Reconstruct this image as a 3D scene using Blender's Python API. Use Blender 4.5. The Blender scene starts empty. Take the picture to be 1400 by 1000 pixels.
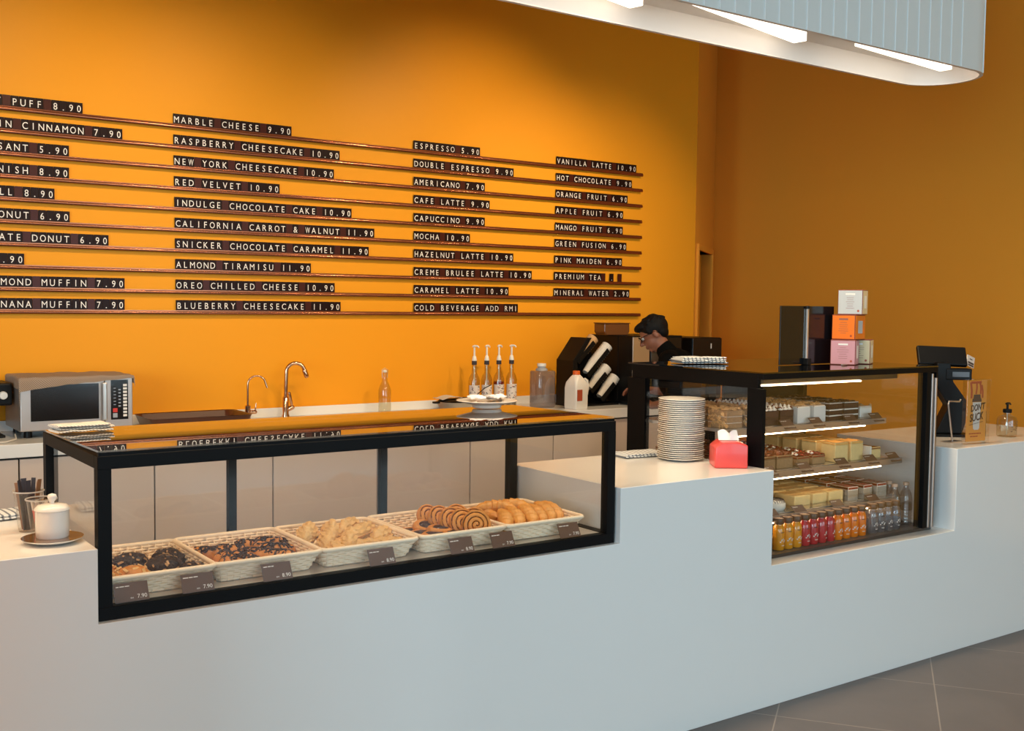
import bpy, bmesh, math, random
from mathutils import Matrix, Vector, noise
random.seed(7)
PI = math.pi
sin, cos = math.sin, math.cos
SC = bpy.context.scene
COL = SC.collection

# ------------------------------------------------------------------ camera, world, exposure
yaw, pitch, roll = .6157, .0565, -.0118
fw = Vector((sin(yaw)*cos(pitch), cos(yaw)*cos(pitch), -sin(pitch)))
rt = Vector((cos(yaw), -sin(yaw), 0)); dn = fw.cross(rt)
rt, dn = cos(roll)*rt + sin(roll)*dn, -sin(roll)*rt + cos(roll)*dn
cam_data = bpy.data.cameras.new('camera'); cam = bpy.data.objects.new('camera', cam_data); COL.objects.link(cam)
m3 = Matrix((rt, -dn, -fw)).transposed()
cam.matrix_world = Matrix.Translation((0, -2.9611, 1.6406)) @ m3.to_4x4()
cam_data.sensor_width = 36; cam_data.lens = 1477.5/1400*36; cam_data.clip_start = .05
SC.camera = cam
SC.view_settings.view_transform = 'Standard'; SC.view_settings.look = 'None'
SC.view_settings.gamma = 1; SC.view_settings.exposure = 0
SC.view_settings.use_curve_mapping = False
try:
    SC.cycles.transparent_max_bounces = 32; SC.cycles.max_bounces = 10
    SC.cycles.sample_clamp_indirect = 6; SC.cycles.caustics_reflective = False; SC.cycles.caustics_refractive = False
except Exception: pass
wd = bpy.data.worlds.new('world'); SC.world = wd; wd.use_nodes = True
wd.node_tree.nodes['Background'].inputs[0].default_value = (.75, .85, 1, 1)
wd.node_tree.nodes['Background'].inputs[1].default_value = .5

def lamp(name, kind, loc, target, energy, color, parent=None, **kw):
    d = bpy.data.lights.new(name, kind); d.energy = energy; d.color = color
    for k, v in kw.items(): setattr(d, k, v)
    o = bpy.data.objects.new(name, d); COL.objects.link(o)
    o.location = loc
    o.rotation_euler = (Vector(target)-Vector(loc)).to_track_quat('-Z', 'Y').to_euler()
    if parent:
        o.parent = parent; o.location = Vector(loc)-parent.location
    return o
# daylight coming through the shop front behind the camera
DAY = (.62, .87, 1)
for x, watts in ((-2.0, 42), (1.6, 84), (5.2, 118)):
    lamp('daylight', 'AREA', (x, -7.75, 1.7), (x, 0, 1.25), watts, DAY, shape='RECTANGLE', size=3.2, size_y=2.6)
for y in (-5.6, -2.4):
    lamp('daylight', 'AREA', (-4.85, y, 1.8), (0, y, 1.4), 260, DAY, shape='RECTANGLE', size=2.8, size_y=2.6)
WARM = (1, .74, .44)
WARM2 = (1, .76, .48)

# ------------------------------------------------------------------ materials
MATS = {}
def nodes(name):
    m = bpy.data.materials.new(name); m.use_nodes = True
    nt = m.node_tree; return m, nt, nt.nodes['Principled BSDF']
def mat(name, col, rough=.5, metal=0, bump=0, bscale=60, var=0, vscale=8, spec=.5, coat=0, emit=None, estr=0, trans=0, sub=0):
    m, nt, b = nodes(name)
    b.inputs['Base Color'].default_value = (*col, 1); b.inputs['Roughness'].default_value = rough
    b.inputs['Metallic'].default_value = metal; b.inputs['Specular IOR Level'].default_value = spec
    b.inputs['Coat Weight'].default_value = coat; b.inputs['Coat Roughness'].default_value = .08
    if sub: b.inputs['Subsurface Weight'].default_value = sub; b.inputs['Subsurface Radius'].default_value = (.01, .006, .003)
    if emit: b.inputs['Emission Color'].default_value = (*emit, 1); b.inputs['Emission Strength'].default_value = estr
    if trans: b.inputs['Transmission Weight'].default_value = trans
    tc = nt.nodes.new('ShaderNodeTexCoord')
    if var:
        n = nt.nodes.new('ShaderNodeTexNoise'); n.inputs['Scale'].default_value = vscale; n.inputs['Detail'].default_value = 5
        r = nt.nodes.new('ShaderNodeMapRange'); r.inputs['To Min'].default_value = 1-var; r.inputs['To Max'].default_value = 1+var
        mx = nt.nodes.new('ShaderNodeMix'); mx.data_type = 'RGBA'; mx.blend_type = 'MULTIPLY'; mx.inputs['Factor'].default_value = 1
        mx.inputs[6].default_value = (*col, 1)
        nt.links.new(tc.outputs['Object'], n.inputs['Vector']); nt.links.new(n.outputs['Fac'], r.inputs['Value'])
        nt.links.new(r.outputs[0], mx.inputs[7]); nt.links.new(mx.outputs[2], b.inputs['Base Color'])
    if bump:
        n2 = nt.nodes.new('ShaderNodeTexNoise'); n2.inputs['Scale'].default_value = bscale; n2.inputs['Detail'].default_value = 4
        bp = nt.nodes.new('ShaderNodeBump'); bp.inputs['Strength'].default_value = bump; bp.inputs['Distance'].default_value = .01
        nt.links.new(tc.outputs['Object'], n2.inputs['Vector']); nt.links.new(n2.outputs['Fac'], bp.inputs['Height'])
        nt.links.new(bp.outputs['Normal'], b.inputs['Normal'])
    MATS[name] = m; return m
def glassmat(name, tint=(1, 1, 1), refl=1.0, rough=0.0, ior=1.5, extra=0.0, frost=0):
    m = bpy.data.materials.new(name); m.use_nodes = True; nt = m.node_tree; nt.nodes.clear()
    out = nt.nodes.new('ShaderNodeOutputMaterial'); mix = nt.nodes.new('ShaderNodeMixShader')
    tr = nt.nodes.new('ShaderNodeBsdfTransparent'); tr.inputs[0].default_value = (*tint, 1)
    gl = nt.nodes.new('ShaderNodeBsdfGlossy'); gl.inputs['Roughness'].default_value = rough
    fr = nt.nodes.new('ShaderNodeFresnel'); ge = nt.nodes.new('ShaderNodeNewGeometry'); mr = nt.nodes.new('ShaderNodeMapRange')
    mr.inputs['To Min'].default_value = ior; mr.inputs['To Max'].default_value = 1/ior
    nt.links.new(ge.outputs['Backfacing'], mr.inputs['Value']); nt.links.new(mr.outputs[0], fr.inputs['IOR'])
    mu = nt.nodes.new('ShaderNodeMath'); mu.operation = 'MULTIPLY_ADD'; mu.inputs[1].default_value = refl; mu.inputs[2].default_value = extra; mu.use_clamp = True
    nt.links.new(fr.outputs[0], mu.inputs[0]); nt.links.new(mu.outputs[0], mix.inputs[0])
    base = tr.outputs[0]
    if frost:
        di = nt.nodes.new('ShaderNodeBsdfTranslucent'); di2 = nt.nodes.new('ShaderNodeBsdfDiffuse')
        di.inputs[0].default_value = (*tint, 1); di2.inputs[0].default_value = (*tint, 1)
        a = nt.nodes.new('ShaderNodeMixShader'); a.inputs[0].default_value = .5
        nt.links.new(di.outputs[0], a.inputs[1]); nt.links.new(di2.outputs[0], a.inputs[2])
        b2 = nt.nodes.new('ShaderNodeMixShader'); b2.inputs[0].default_value = frost
        nt.links.new(tr.outputs[0], b2.inputs[1]); nt.links.new(a.outputs[0], b2.inputs[2]); base = b2.outputs[0]
    nt.links.new(base, mix.inputs[1]); nt.links.new(gl.outputs[0], mix.inputs[2]); nt.links.new(mix.outputs[0], out.inputs[0])
    MATS[name] = m; return m
M = MATS
mat('paint', (.84, .335, .018), .42, var=.02, vscale=1.2, spec=.12)
mat('paint_right', (.88, .385, .045), .5, var=.02, vscale=1.2, spec=.1)
mat('quartz', (.80, .79, .77), .16, var=.012, vscale=5, bump=.01, bscale=300)
mat('laminate', (.64, .53, .46), .4, var=.02, vscale=3)
mat('gap_dark', (.03, .022, .018), .8)
mat('black_frame', (.003, .003, .0035), .5, spec=.12)
mat('black_plastic', (.004, .004, .0045), .45, spec=.2)
mat('black_gloss', (.006, .006, .007), .12)
mat('dark_steel', (.09, .085, .085), .3, metal=.8)
mat('steel', (.62, .58, .54), .3, metal=.9, bump=.02, bscale=400)
mat('satin_steel', (.50, .43, .39), .34, metal=.75)
mat('shelf_steel', (.70, .68, .65), .2, metal=.7)
mat('case_floor', (.80, .74, .66), .22, metal=.35)
mat('chrome_reflect_tint', (.66, .40, .25), .12, metal=1)  # tap chrome with the orange reflection of its surroundings put into the colour
mat('copper_rail', (.34, .12, .06), .22, metal=.9)
mat('tile_black', (.016, .006, .005), .35, spec=.12)
mat('tile_blank', (.055, .010, .006), .3, spec=.2)
mat('letter', (.86, .80, .74), .5)
mat('white_ceramic', (.86, .83, .78), .12, coat=.3)
mat('saucer_brown', (.16, .075, .02), .15, coat=.5)
mat('white_plastic', (.82, .80, .76), .35)
mat('wicker', (.95, .77, .56), .5, var=.08, vscale=90)
mat('pastry', (.66, .26, .045), .42, var=.28, vscale=22, bump=.25, bscale=90)
mat('croissant', (.74, .33, .075), .4, var=.3, vscale=26, bump=.25, bscale=110)
mat('flaky', (.80, .50, .20), .5, var=.2, vscale=30, bump=.5, bscale=120)
mat('flaky_dark', (.55, .22, .05), .5, var=.2, vscale=40)
mat('choc', (.035, .010, .005), .3, bump=.5, bscale=160)
mat('choc_muffin', (.028, .010, .006), .5, bump=.8, bscale=120, var=.3, vscale=40)
mat('nut', (.52, .30, .14), .6, var=.25, vscale=60)
mat('cinnamon', (.16, .045, .012), .5)
mat('tag_brown', (.12, .065, .045), .4)
mat('towel_cream', (.74, .68, .60), .9, bump=.7, bscale=420)
mat('towel_brown', (.32, .22, .155), .95, bump=.8, bscale=350)
mat('towel_grey', (.58, .60, .60), .9, bump=.7, bscale=420)
mat('towel_dark', (.07, .07, .08), .9)
mat('tissue_red', (.78, .07, .06), .3, coat=.2)
mat('tissue', (.88, .82, .80), .8)
mat('floor_grout', (.08, .07, .065), .8)
mat('canopy_panel', (.62, .64, .63), .5)
mat('canopy_groove', (.75, .77, .77), .5)
mat('canopy_inner', (.82, .78, .74), .5)
mat('ceiling', (.60, .58, .56), .8)
mat('plain_wall', (.55, .53, .50), .8)
mat('light_bar', (1, 1, 1), .5, emit=(1, .86, .68), estr=3)
mat('led', (1, 1, 1), .5, emit=(1, .74, .45), estr=15)
mat('skin', (.29, .11, .06), .5, sub=.1)
mat('hair', (.004, .0035, .0035), .6, bump=.2, bscale=200, spec=.2)
mat('shirt', (.003, .003, .003), .9, spec=.1)
mat('trousers', (.02, .02, .025), .85)
mat('eye', (.6, .58, .55), .2)
mat('tray_brown', (.07, .018, .008), .3)
mat('orange_cap', (.78, .14, .02), .4)
mat('label_white', (.72, .64, .58), .5)
mat('print_dark', (.035, .03, .04), .5)
mat('print_red', (.42, .07, .03), .5)
mat('syrup_red', (.22, .012, .006), .2)
mat('key_light', (.75, .72, .68), .5)
mat('key_red', (.55, .03, .02), .4)
mat('key_grey', (.32, .34, .38), .4)
mat('box_pink', (.60, .27, .30), .45)
mat('box_orange', (.88, .20, .015), .45)
mat('box_silver', (.52, .54, .54), .4)
mat('box_cream', (.74, .57, .32), .5)
mat('box_edge', (.22, .04, .02), .5)
mat('box_text', (.30, .12, .10), .6)
mat('poster_orange', (.72, .28, .055), .5)
mat('poster_red', (.42, .06, .03), .5)
mat('cup_grey', (.62, .58, .54), .5)
mat('paper_cup', (.80, .74, .66), .6)
mat('kraft_cup', (.70, .42, .18), .6)
mat('choc_cake', (.045, .014, .007), .7, bump=.5, bscale=200)
mat('cream', (.86, .80, .70), .6)
mat('butter_cake', (.84, .60, .26), .7, bump=.4, bscale=150, var=.1, vscale=50)
mat('butter_top', (.80, .38, .08), .5, var=.2, vscale=40)
mat('pecan', (.20, .045, .012), .25, bump=.7, bscale=110, var=.4, vscale=60)
mat('berry_red', (.30, .035, .015), .2, var=.35, vscale=60, bump=.5, bscale=120)
mat('crumb', (.42, .24, .11), .8, bump=.6, bscale=200, var=.25, vscale=80)
mat('almond_top', (.66, .38, .15), .7, bump=.7, bscale=140, var=.3, vscale=70)
mat('wrap', (.66, .68, .68), .3)
mat('juice_yellow', (.80, .30, .012), .18, coat=.6)
mat('juice_red', (.50, .025, .03), .18, coat=.6)
mat('juice_orange', (.86, .20, .008), .18, coat=.6)
mat('bottle_cap', (.13, .06, .025), .4)
mat('cap_top', (.62, .42, .30), .4)
mat('stick_brown', (.25, .11, .045), .6)
mat('packet_red', (.72, .11, .07), .5)
mat('packet_white', (.80, .72, .66), .5)
mat('amber_hopper', (.13, .045, .016), .15, coat=.5)
mat('cord_white', (.7, .66, .6), .5)
glassmat('glass', (.993, .993, .99), .8, 0, 1.5)
glassmat('glass_top', (.96, .95, .94), 1.3, 0.004, 1.55, .14)
glassmat('fridge_top_glass', (.25, .2, .18), 1.5, 0.006, 1.6, .06)
glassmat('acrylic', (.96, .96, .96), 1.2, 0, 1.49, .03)
glassmat('clear_plastic', (.90, .88, .86), 1.2, .02, 1.45, .04)
glassmat('clear_bottle', (.86, .84, .74), 1.2, .01, 1.5, .05)
glassmat('smoke_plastic', (.62, .60, .62), 1.2, .02, 1.45, .05, frost=.25)
glassmat('milky', (.84, .80, .76), .8, .1, 1.45, .05, frost=.75)
glassmat('water_plastic', (.80, .80, .82), 1.3, .01, 1.4, .08)
# floor: large grey-brown tiles laid diagonally
def floor_mat():
    m, nt, b = nodes('floor_tile')
    tc = nt.nodes.new('ShaderNodeTexCoord'); mp = nt.nodes.new('ShaderNodeMapping')
    mp.inputs['Rotation'].default_value = (0, 0, -math.radians(36)); mp.inputs['Location'].default_value = FLOOR_OFF
    br = nt.nodes.new('ShaderNodeTexBrick'); br.offset = 0; br.inputs['Scale'].default_value = 1
    br.inputs['Brick Width'].default_value = .62; br.inputs['Row Height'].default_value = .62
    br.inputs['Mortar Size'].default_value = .003; br.inputs['Mortar Smooth'].default_value = .2
    br.inputs['Color1'].default_value = (.112, .094, .088, 1); br.inputs['Color2'].default_value = (.125, .105, .098, 1)
    br.inputs['Mortar'].default_value = (.26, .22, .19, 1)
    n = nt.nodes.new('ShaderNodeTexNoise'); n.inputs['Scale'].default_value = 2.2; n.inputs['Detail'].default_value = 8; n.inputs['Distortion'].default_value = 1.2
    r = nt.nodes.new('ShaderNodeMapRange'); r.inputs['To Min'].default_value = .8; r.inputs['To Max'].default_value = 1.25
    mx = nt.nodes.new('ShaderNodeMix'); mx.data_type = 'RGBA'; mx.blend_type = 'MULTIPLY'; mx.inputs['Factor'].default_value = 1
    L = nt.links.new
    L(tc.outputs['Object'], mp.inputs['Vector']); L(mp.outputs[0], br.inputs['Vector']); L(tc.outputs['Object'], n.inputs['Vector'])
    L(n.outputs['Fac'], r.inputs['Value']); L(br.outputs['Color'], mx.inputs[6]); L(r.outputs[0], mx.inputs[7]); L(mx.outputs[2], b.inputs['Base Color'])
    b.inputs['Roughness'].default_value = .38
    bp = nt.nodes.new('ShaderNodeBump'); bp.inputs['Strength'].default_value = .15; bp.inputs['Distance'].default_value = .004; L(n.outputs['Fac'], bp.inputs['Height']); L(bp.outputs[0], b.inputs['Normal'])
    MATS['floor_tile'] = m
FLOOR_OFF = (.46, .19, 0)
floor_mat()
def stripe_mat(name, c1, c2, scale, rough=.9, axis='X', thr=.5):
    m, nt, b = nodes(name); tc = nt.nodes.new('ShaderNodeTexCoord'); w = nt.nodes.new('ShaderNodeTexWave')
    w.bands_direction = axis; w.inputs['Scale'].default_value = scale; w.inputs['Distortion'].default_value = .6
    cr = nt.nodes.new('ShaderNodeValToRGB'); cr.color_ramp.elements[0].color = (*c1, 1); cr.color_ramp.elements[1].color = (*c2, 1)
    cr.color_ramp.elements[0].position = thr-.12; cr.color_ramp.elements[1].position = thr+.12
    nt.links.new(tc.outputs['Object'], w.inputs['Vector']); nt.links.new(w.outputs['Fac'], cr.inputs[0]); nt.links.new(cr.outputs[0], b.inputs['Base Color'])
    b.inputs['Roughness'].default_value = rough
    n2 = nt.nodes.new('ShaderNodeTexNoise'); n2.inputs['Scale'].default_value = 380; bp = nt.nodes.new('ShaderNodeBump'); bp.inputs['Strength'].default_value = .5; bp.inputs['Distance'].default_value = .004
    nt.links.new(tc.outputs['Object'], n2.inputs['Vector']); nt.links.new(n2.outputs['Fac'], bp.inputs['Height']); nt.links.new(bp.outputs[0], b.inputs['Normal'])
    MATS[name] = m
stripe_mat('waffle_brown', (.22, .15, .105), (.40, .29, .21), 55, axis='DIAGONAL')
stripe_mat('waffle_cream', (.42, .38, .33), (.80, .75, .67), 60, axis='DIAGONAL', thr=.35)
stripe_mat('check_blue', (.16, .18, .22), (.72, .74, .74), 16, axis='X', thr=.25)

# ------------------------------------------------------------------ mesh builder
class MB:
    def __init__(s): s.v = []; s.f = []; s.mi = []; s.M = Matrix.Identity(4)
    def add(s, vs, fs, mi=0):
        b = len(s.v); s.v += [tuple(s.M @ Vector(p)) for p in vs]
        s.f += [tuple(b+i for i in f) for f in fs]; s.mi += [mi]*len(fs); return s
    def box(s, x0, x1, y0, y1, z0, z1, mi=0):
        return s.add([(x, y, z) for z in (z0, z1) for y in (y0, y1) for x in (x0, x1)],
                     [(0, 2, 3, 1), (4, 5, 7, 6), (0, 1, 5, 4), (2, 6, 7, 3), (0, 4, 6, 2), (1, 3, 7, 5)], mi)
    def prism(s, poly, a0, a1, axis='z', mi=0):
        n = len(poly)
        def P(p, a):
            return {'z': (p[0], p[1], a), 'y': (p[0], a, p[1]), 'x': (a, p[0], p[1])}[axis]
        vs = [P(p, a0) for p in poly]+[P(p, a1) for p in poly]
        fs = [tuple(range(n))[::-1], tuple(range(n, 2*n))]+[(i, (i+1) % n, n+(i+1) % n, n+i) for i in range(n)]
        return s.add(vs, fs, mi)
    def lathe(s, prof, n=24, mi=0, c=(0, 0, 0), sx=1, sy=1, mis=None):
        vs = []; fs = []; mm = []
        for r, z in prof:
            for k in range(n):
                a = 2*PI*k/n; vs.append((c[0]+sx*r*cos(a), c[1]+sy*r*sin(a), c[2]+z))
        for i in range(len(prof)-1):
            for k in range(n):
                fs.append((i*n+k, i*n+(k+1) % n, (i+1)*n+(k+1) % n, (i+1)*n+k)); mm.append(mis[i] if mis else mi)
        if prof[0][0] > 1e-5: fs.append(tuple(range(n))[::-1]); mm.append(mis[0] if mis else mi)
        if prof[-1][0] > 1e-5: fs.append(tuple((len(prof)-1)*n+k for k in range(n))); mm.append(mis[-1] if mis else mi)
        s.add(vs, fs, 0); s.mi[-len(fs):] = mm; return s
    def tube(s, path, r, n=8, mi=0, closed=False, flat=1.0, up=None):
        P = [Vector(p) for p in path]; N = len(P)
        R = r if isinstance(r, (list, tuple)) else [r]*N
        vs = []; fs = []; prev = None
        for i in range(N):
            t = (P[(i+1) % N]-P[i-1]) if closed else (P[min(i+1, N-1)]-P[max(i-1, 0)])
            if t.length < 1e-9: t = Vector((0, 0, 1))
            t.normalize()
            if prev is None:
                ref = Vector(up) if up else (Vector((0, 0, 1)) if abs(t.z) < .9 else Vector((1, 0, 0)))
                u = ref.cross(t).normalized()
            else:
                u = prev-t*prev.dot(t)
                u = u.normalized() if u.length > 1e-6 else Vector((1, 0, 0))
            prev = u; w = t.cross(u)
            for k in range(n):
                a = 2*PI*k/n; vs.append(P[i]+R[i]*(cos(a)*u+sin(a)*flat*w))
        m = N if closed else N-1
        for i in range(m):
            j = (i+1) % N
            for k in range(n): fs.append((i*n+k, i*n+(k+1) % n, j*n+(k+1) % n, j*n+k))
        if not closed: fs += [tuple(range(n))[::-1], tuple((N-1)*n+k for k in range(n))]
        return s.add(vs, fs, mi)
    def ball(s, c, r, nu=16, nv=10, mi=0, fn=None):
        if not isinstance(r, (tuple, list)): r = (r, r, r)
        vs = [(0, 0, -1)]; fs = []
        for i in range(1, nv):
            a = PI*i/nv
            for k in range(nu):
                b = 2*PI*k/nu; vs.append((sin(a)*cos(b), sin(a)*sin(b), -cos(a)))
        vs.append((0, 0, 1)); e = len(vs)-1
        out = []
        for p in vs:
            q = Vector(p); d = fn(q) if fn else 1
            out.append((c[0]+r[0]*q.x*d, c[1]+r[1]*q.y*d, c[2]+r[2]*q.z*d))
        for k in range(nu): fs.append((0, 1+(k+1) % nu, 1+k)); fs.append((e, e-nu+k, e-nu+(k+1) % nu))
        for i in range(nv-2):
            for k in range(nu):
                a = 1+i*nu; fs.append((a+k, a+(k+1) % nu, a+nu+(k+1) % nu, a+nu+k))
        return s.add(out, fs, mi)
    def cap(s, p0, p1, r0, r1, n=14, mi=0):
        p0, p1 = Vector(p0), Vector(p1); d = (p1-p0); L = d.length; d.normalize(); path = []; R = []
        for a in (80, 55, 30): path.append(p0-d*r0*sin(math.radians(a))); R.append(r0*cos(math.radians(a)))
        path += [p0, p1]; R += [r0, r1]
        for a in (30, 55, 80): path.append(p1+d*r1*sin(math.radians(a))); R.append(r1*cos(math.radians(a)))
        return s.tube(path, R, n, mi)
    def surf(s, F, nu, nv, mi=0, closed_u=False):
        vs = [F(i/(nu if closed_u else nu-1), j/(nv-1)) for j in range(nv) for i in range(nu)]; fs = []
        for j in range(nv-1):
            for i in range(nu if closed_u else nu-1):
                fs.append((j*nu+i, j*nu+(i+1) % nu, (j+1)*nu+(i+1) % nu, (j+1)*nu+i))
        return s.add(vs, fs, mi)
    def text(s, body, M4, size, mi=0, align='LEFT', sx=1.0, depth=0.0):
        vs, fs = glyphs(body, align); old = s.M
        s.M = old @ M4 @ Matrix.Diagonal((size*sx, size, size, 1)); s.add(vs, fs, mi); s.M = old; return s
    def mesh(s, name, mats, smooth=None, bevel=0, seg=2, solid=0, sub=0, merge=False):
        me = bpy.data.meshes.new(name); me.from_pydata(s.v, [], s.f)
        for m in mats: me.materials.append(M[m])
        me.polygons.foreach_set('material_index', s.mi)
        if bevel or merge or solid:
            bm = bmesh.new(); bm.from_mesh(me)
            if merge: bmesh.ops.remove_doubles(bm, verts=bm.verts, dist=1e-5)
            if bevel:
                es = [e for e in bm.edges if len(e.link_faces) == 2 and e.calc_face_angle(0) > .5]
                bmesh.ops.bevel(bm, geom=es, offset=bevel, segments=seg, affect='EDGES', profile=.5, clamp_overlap=True)
            bmesh.ops.recalc_face_normals(bm, faces=bm.faces)
            if solid: bmesh.ops.solidify(bm, geom=bm.faces[:], thickness=solid)
            bm.to_mesh(me); bm.free()
        me.validate()
        if smooth is not None:
            me.polygons.foreach_set('use_smooth', [True]*len(me.polygons))
            me.set_sharp_from_angle(angle=math.radians(smooth))
        me.update(); return me
    def build(s, name, mats, parent=None, loc=(0, 0, 0), rz=0, smooth=None, **kw):
        if isinstance(mats, str): mats = [mats]
        return link(name, s.mesh(name, mats, smooth, **kw), parent, loc, rz)
def link(name, me, parent=None, loc=(0, 0, 0), rz=0):
    o = bpy.data.objects.new(name, me); COL.objects.link(o); o.location = loc; o.rotation_euler = (0, 0, rz)
    if parent: o.parent = parent
    return o
_tc = {}
def glyphs(body, align='LEFT'):
    k = (body, align)
    if k not in _tc:
        c = bpy.data.curves.new('lettering', 'FONT'); c.body = body; c.size = 1; c.align_x = align; c.resolution_u = 3
        o = bpy.data.objects.new('lettering', c); COL.objects.link(o)
        bpy.context.view_layer.update()
        me = bpy.data.meshes.new_from_object(o.evaluated_get(bpy.context.evaluated_depsgraph_get()))
        _tc[k] = ([tuple(v.co) for v in me.vertices], [tuple(p.vertices) for p in me.polygons])
        bpy.data.objects.remove(o); bpy.data.curves.remove(c); bpy.data.meshes.remove(me)
    return _tc[k]
def tag(o, label, cat, group=None):
    o['label'] = label; o['category'] = cat
    if group: o['group'] = group
    return o
def thing(name, label, cat, loc=(0, 0, 0), rz=0, group=None):
    o = bpy.data.objects.new(name, None); COL.objects.link(o); o.empty_display_size = .05
    o.location = loc; o.rotation_euler = (0, 0, rz); return tag(o, label, cat, group)
def struct(name, mb, mats, **kw):
    o = mb.build(name, mats, **kw); o['kind'] = 'structure'; return o
def dup(root, loc=None, rot=None, label=None, group=None, parent=None, scale=None):
    r = root.copy(); COL.objects.link(r)
    if parent: r.parent = parent
    if loc is not None: r.location = loc
    if rot is not None: r.rotation_euler = rot if isinstance(rot, (tuple, list)) else (0, 0, rot)
    if scale is not None: r.scale = scale
    if label: r['label'] = label
    if group: r['group'] = group
    for ch in list(root.children): dup(ch, parent=r)
    return r
def RX(a): return Matrix.Rotation(a, 4, 'X')
def RY(a): return Matrix.Rotation(a, 4, 'Y')
def RZ(a): return Matrix.Rotation(a, 4, 'Z')
def T(x, y, z): return Matrix.Translation((x, y, z))
ORD = ['first', 'second', 'third', 'fourth', 'fifth', 'sixth', 'seventh', 'eighth', 'ninth', 'tenth', 'eleventh', 'twelfth', 'thirteenth', 'fourteenth', 'fifteenth', 'sixteenth', 'seventeenth', 'eighteenth', 'nineteenth', 'twentieth']
def rect(cx, cy, w, d, r, n=5):
    pts = []
    for (sx, sy, a0) in ((1, 1, 0), (-1, 1, PI/2), (-1, -1, PI), (1, -1, 1.5*PI)):
        for k in range(n+1):
            a = a0+PI/2*k/n; pts.append((cx+sx*(w/2-r)+r*cos(a), cy+sy*(d/2-r)+r*sin(a)))
    return pts
def nz(p, s, seed=0): return noise.noise(Vector((p[0]*s+seed*7.3, p[1]*s-seed*3.1, p[2]*s+seed)))

# ------------------------------------------------------------------ the setting
W = 3.535
struct('floor', MB().box(-5, 9, -8, 6, -.05, 0), 'floor_tile')
CEIL = 5.2
struct('ceiling', MB().box(-5, 9, -8, 6, CEIL, CEIL+.1), 'ceiling')
struct('wall_back', MB().box(-5, 6.444, W, W+.12, 0, CEIL), 'paint')
struct('wall_right', MB().box(7.4, 7.52, -8, 4.259, 0, CEIL), 'paint_right')
mb = MB().box(-5.1, -5, -8, -7.1, 0, CEIL).box(-5.1, -5, -4.15, -3.85, 0, CEIL).box(-5.1, -5, -.9, 6, 0, CEIL).box(-5.1, -5, -8, 6, 0, .35).box(-5.1, -5, -8, 6, 3.2, CEIL)
struct('wall_left', mb, 'plain_wall')
for i, (a, b) in enumerate(((-7.1, -4.15), (-3.85, -.9))):
    w = struct('window_%d' % (i+4), MB().box(-5.06, -5.05, a, b, .35, 3.2), 'glass')
    MB().box(-5.08, -5.0, a, a+.05, .35, 3.2).box(-5.08, -5.0, b-.05, b, .35, 3.2).box(-5.08, -5.0, a, b, .35, .41).box(-5.08, -5.0, a, b, 3.14, 3.2).build('window_frame', 'black_frame', w)
# short angled wall with the doorway between the back wall and the right wall
A = Vector((6.444, W, 0)); B = Vector((7.4, 4.259, 0)); dA = (B-A); LA = dA.length; angA = math.atan2(dA.y, dA.x)
DX0, DX1, DH = .16, 1.05, 2.12
mb = MB(); mb.M = T(*A) @ RZ(angA)
mb.box(0, DX0, 0, .12, 0, CEIL).box(DX1, LA+.02, 0, .12, 0, CEIL).box(DX0, DX1, 0, .12, DH, CEIL)
struct('wall_diagonal', mb, 'paint_right')
dr = bpy.data.objects.new('door_1', None); COL.objects.link(dr); dr.location = A; dr.rotation_euler = (0, 0, angA); dr['kind'] = 'structure'
MB().box(DX0-.06, DX0, -.02, .14, 0, DH+.05).box(DX1, DX1+.06, -.02, .14, 0, DH+.05).box(DX0, DX1, -.02, .14, DH, DH+.05).build('door_frame', 'paint_right', dr, bevel=.004)
MB().box(DX0+.005, DX1-.005, .09, .13, 0.005, DH-.005).build('door_leaf', 'paint', dr)
MB().ball((DX1-.07, .06, 1.0), .028).cap((DX1-.07, .06, 1.0), (DX1-.07, .09, 1.0), .01, .01).build('door_knob', 'satin_steel', dr, smooth=50)
# shop front behind the camera, with three windows
mb = MB(); yf0, yf1 = -8.1, -8.0
xs = [-5, -3.65, -.35, -.05, 3.25, 3.55, 6.85, 9]
for i in range(0, 8, 2): mb.box(xs[i], xs[i+1], yf0, yf1, 0, CEIL)
mb.box(-5, 9, yf0, yf1, 0, .35).box(-5, 9, yf0, yf1, 3.05, CEIL)
struct('wall_front', mb, 'plain_wall')
for i, (a, b) in enumerate(((-3.65, -.35), (-.05, 3.25), (3.55, 6.85))):
    w = struct('window_%d' % (i+1), MB().box(a, b, -8.06, -8.05, .35, 3.05), 'glass')
    MB().box(a, a+.05, -8.08, -8.0, .35, 3.05).box(b-.05, b, -8.08, -8.0, .35, 3.05).box(a, b, -8.08, -8.0, .35, .41).box(a, b, -8.08, -8.0, 2.99, 3.05).build('window_frame', 'black_frame', w)

struct('added_shade_pillar', MB().box(-.25, .20, -1.0, -.10, 0, CEIL), 'paint')  # unseen pillar, added to shade and warm the left end of the counter
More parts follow.
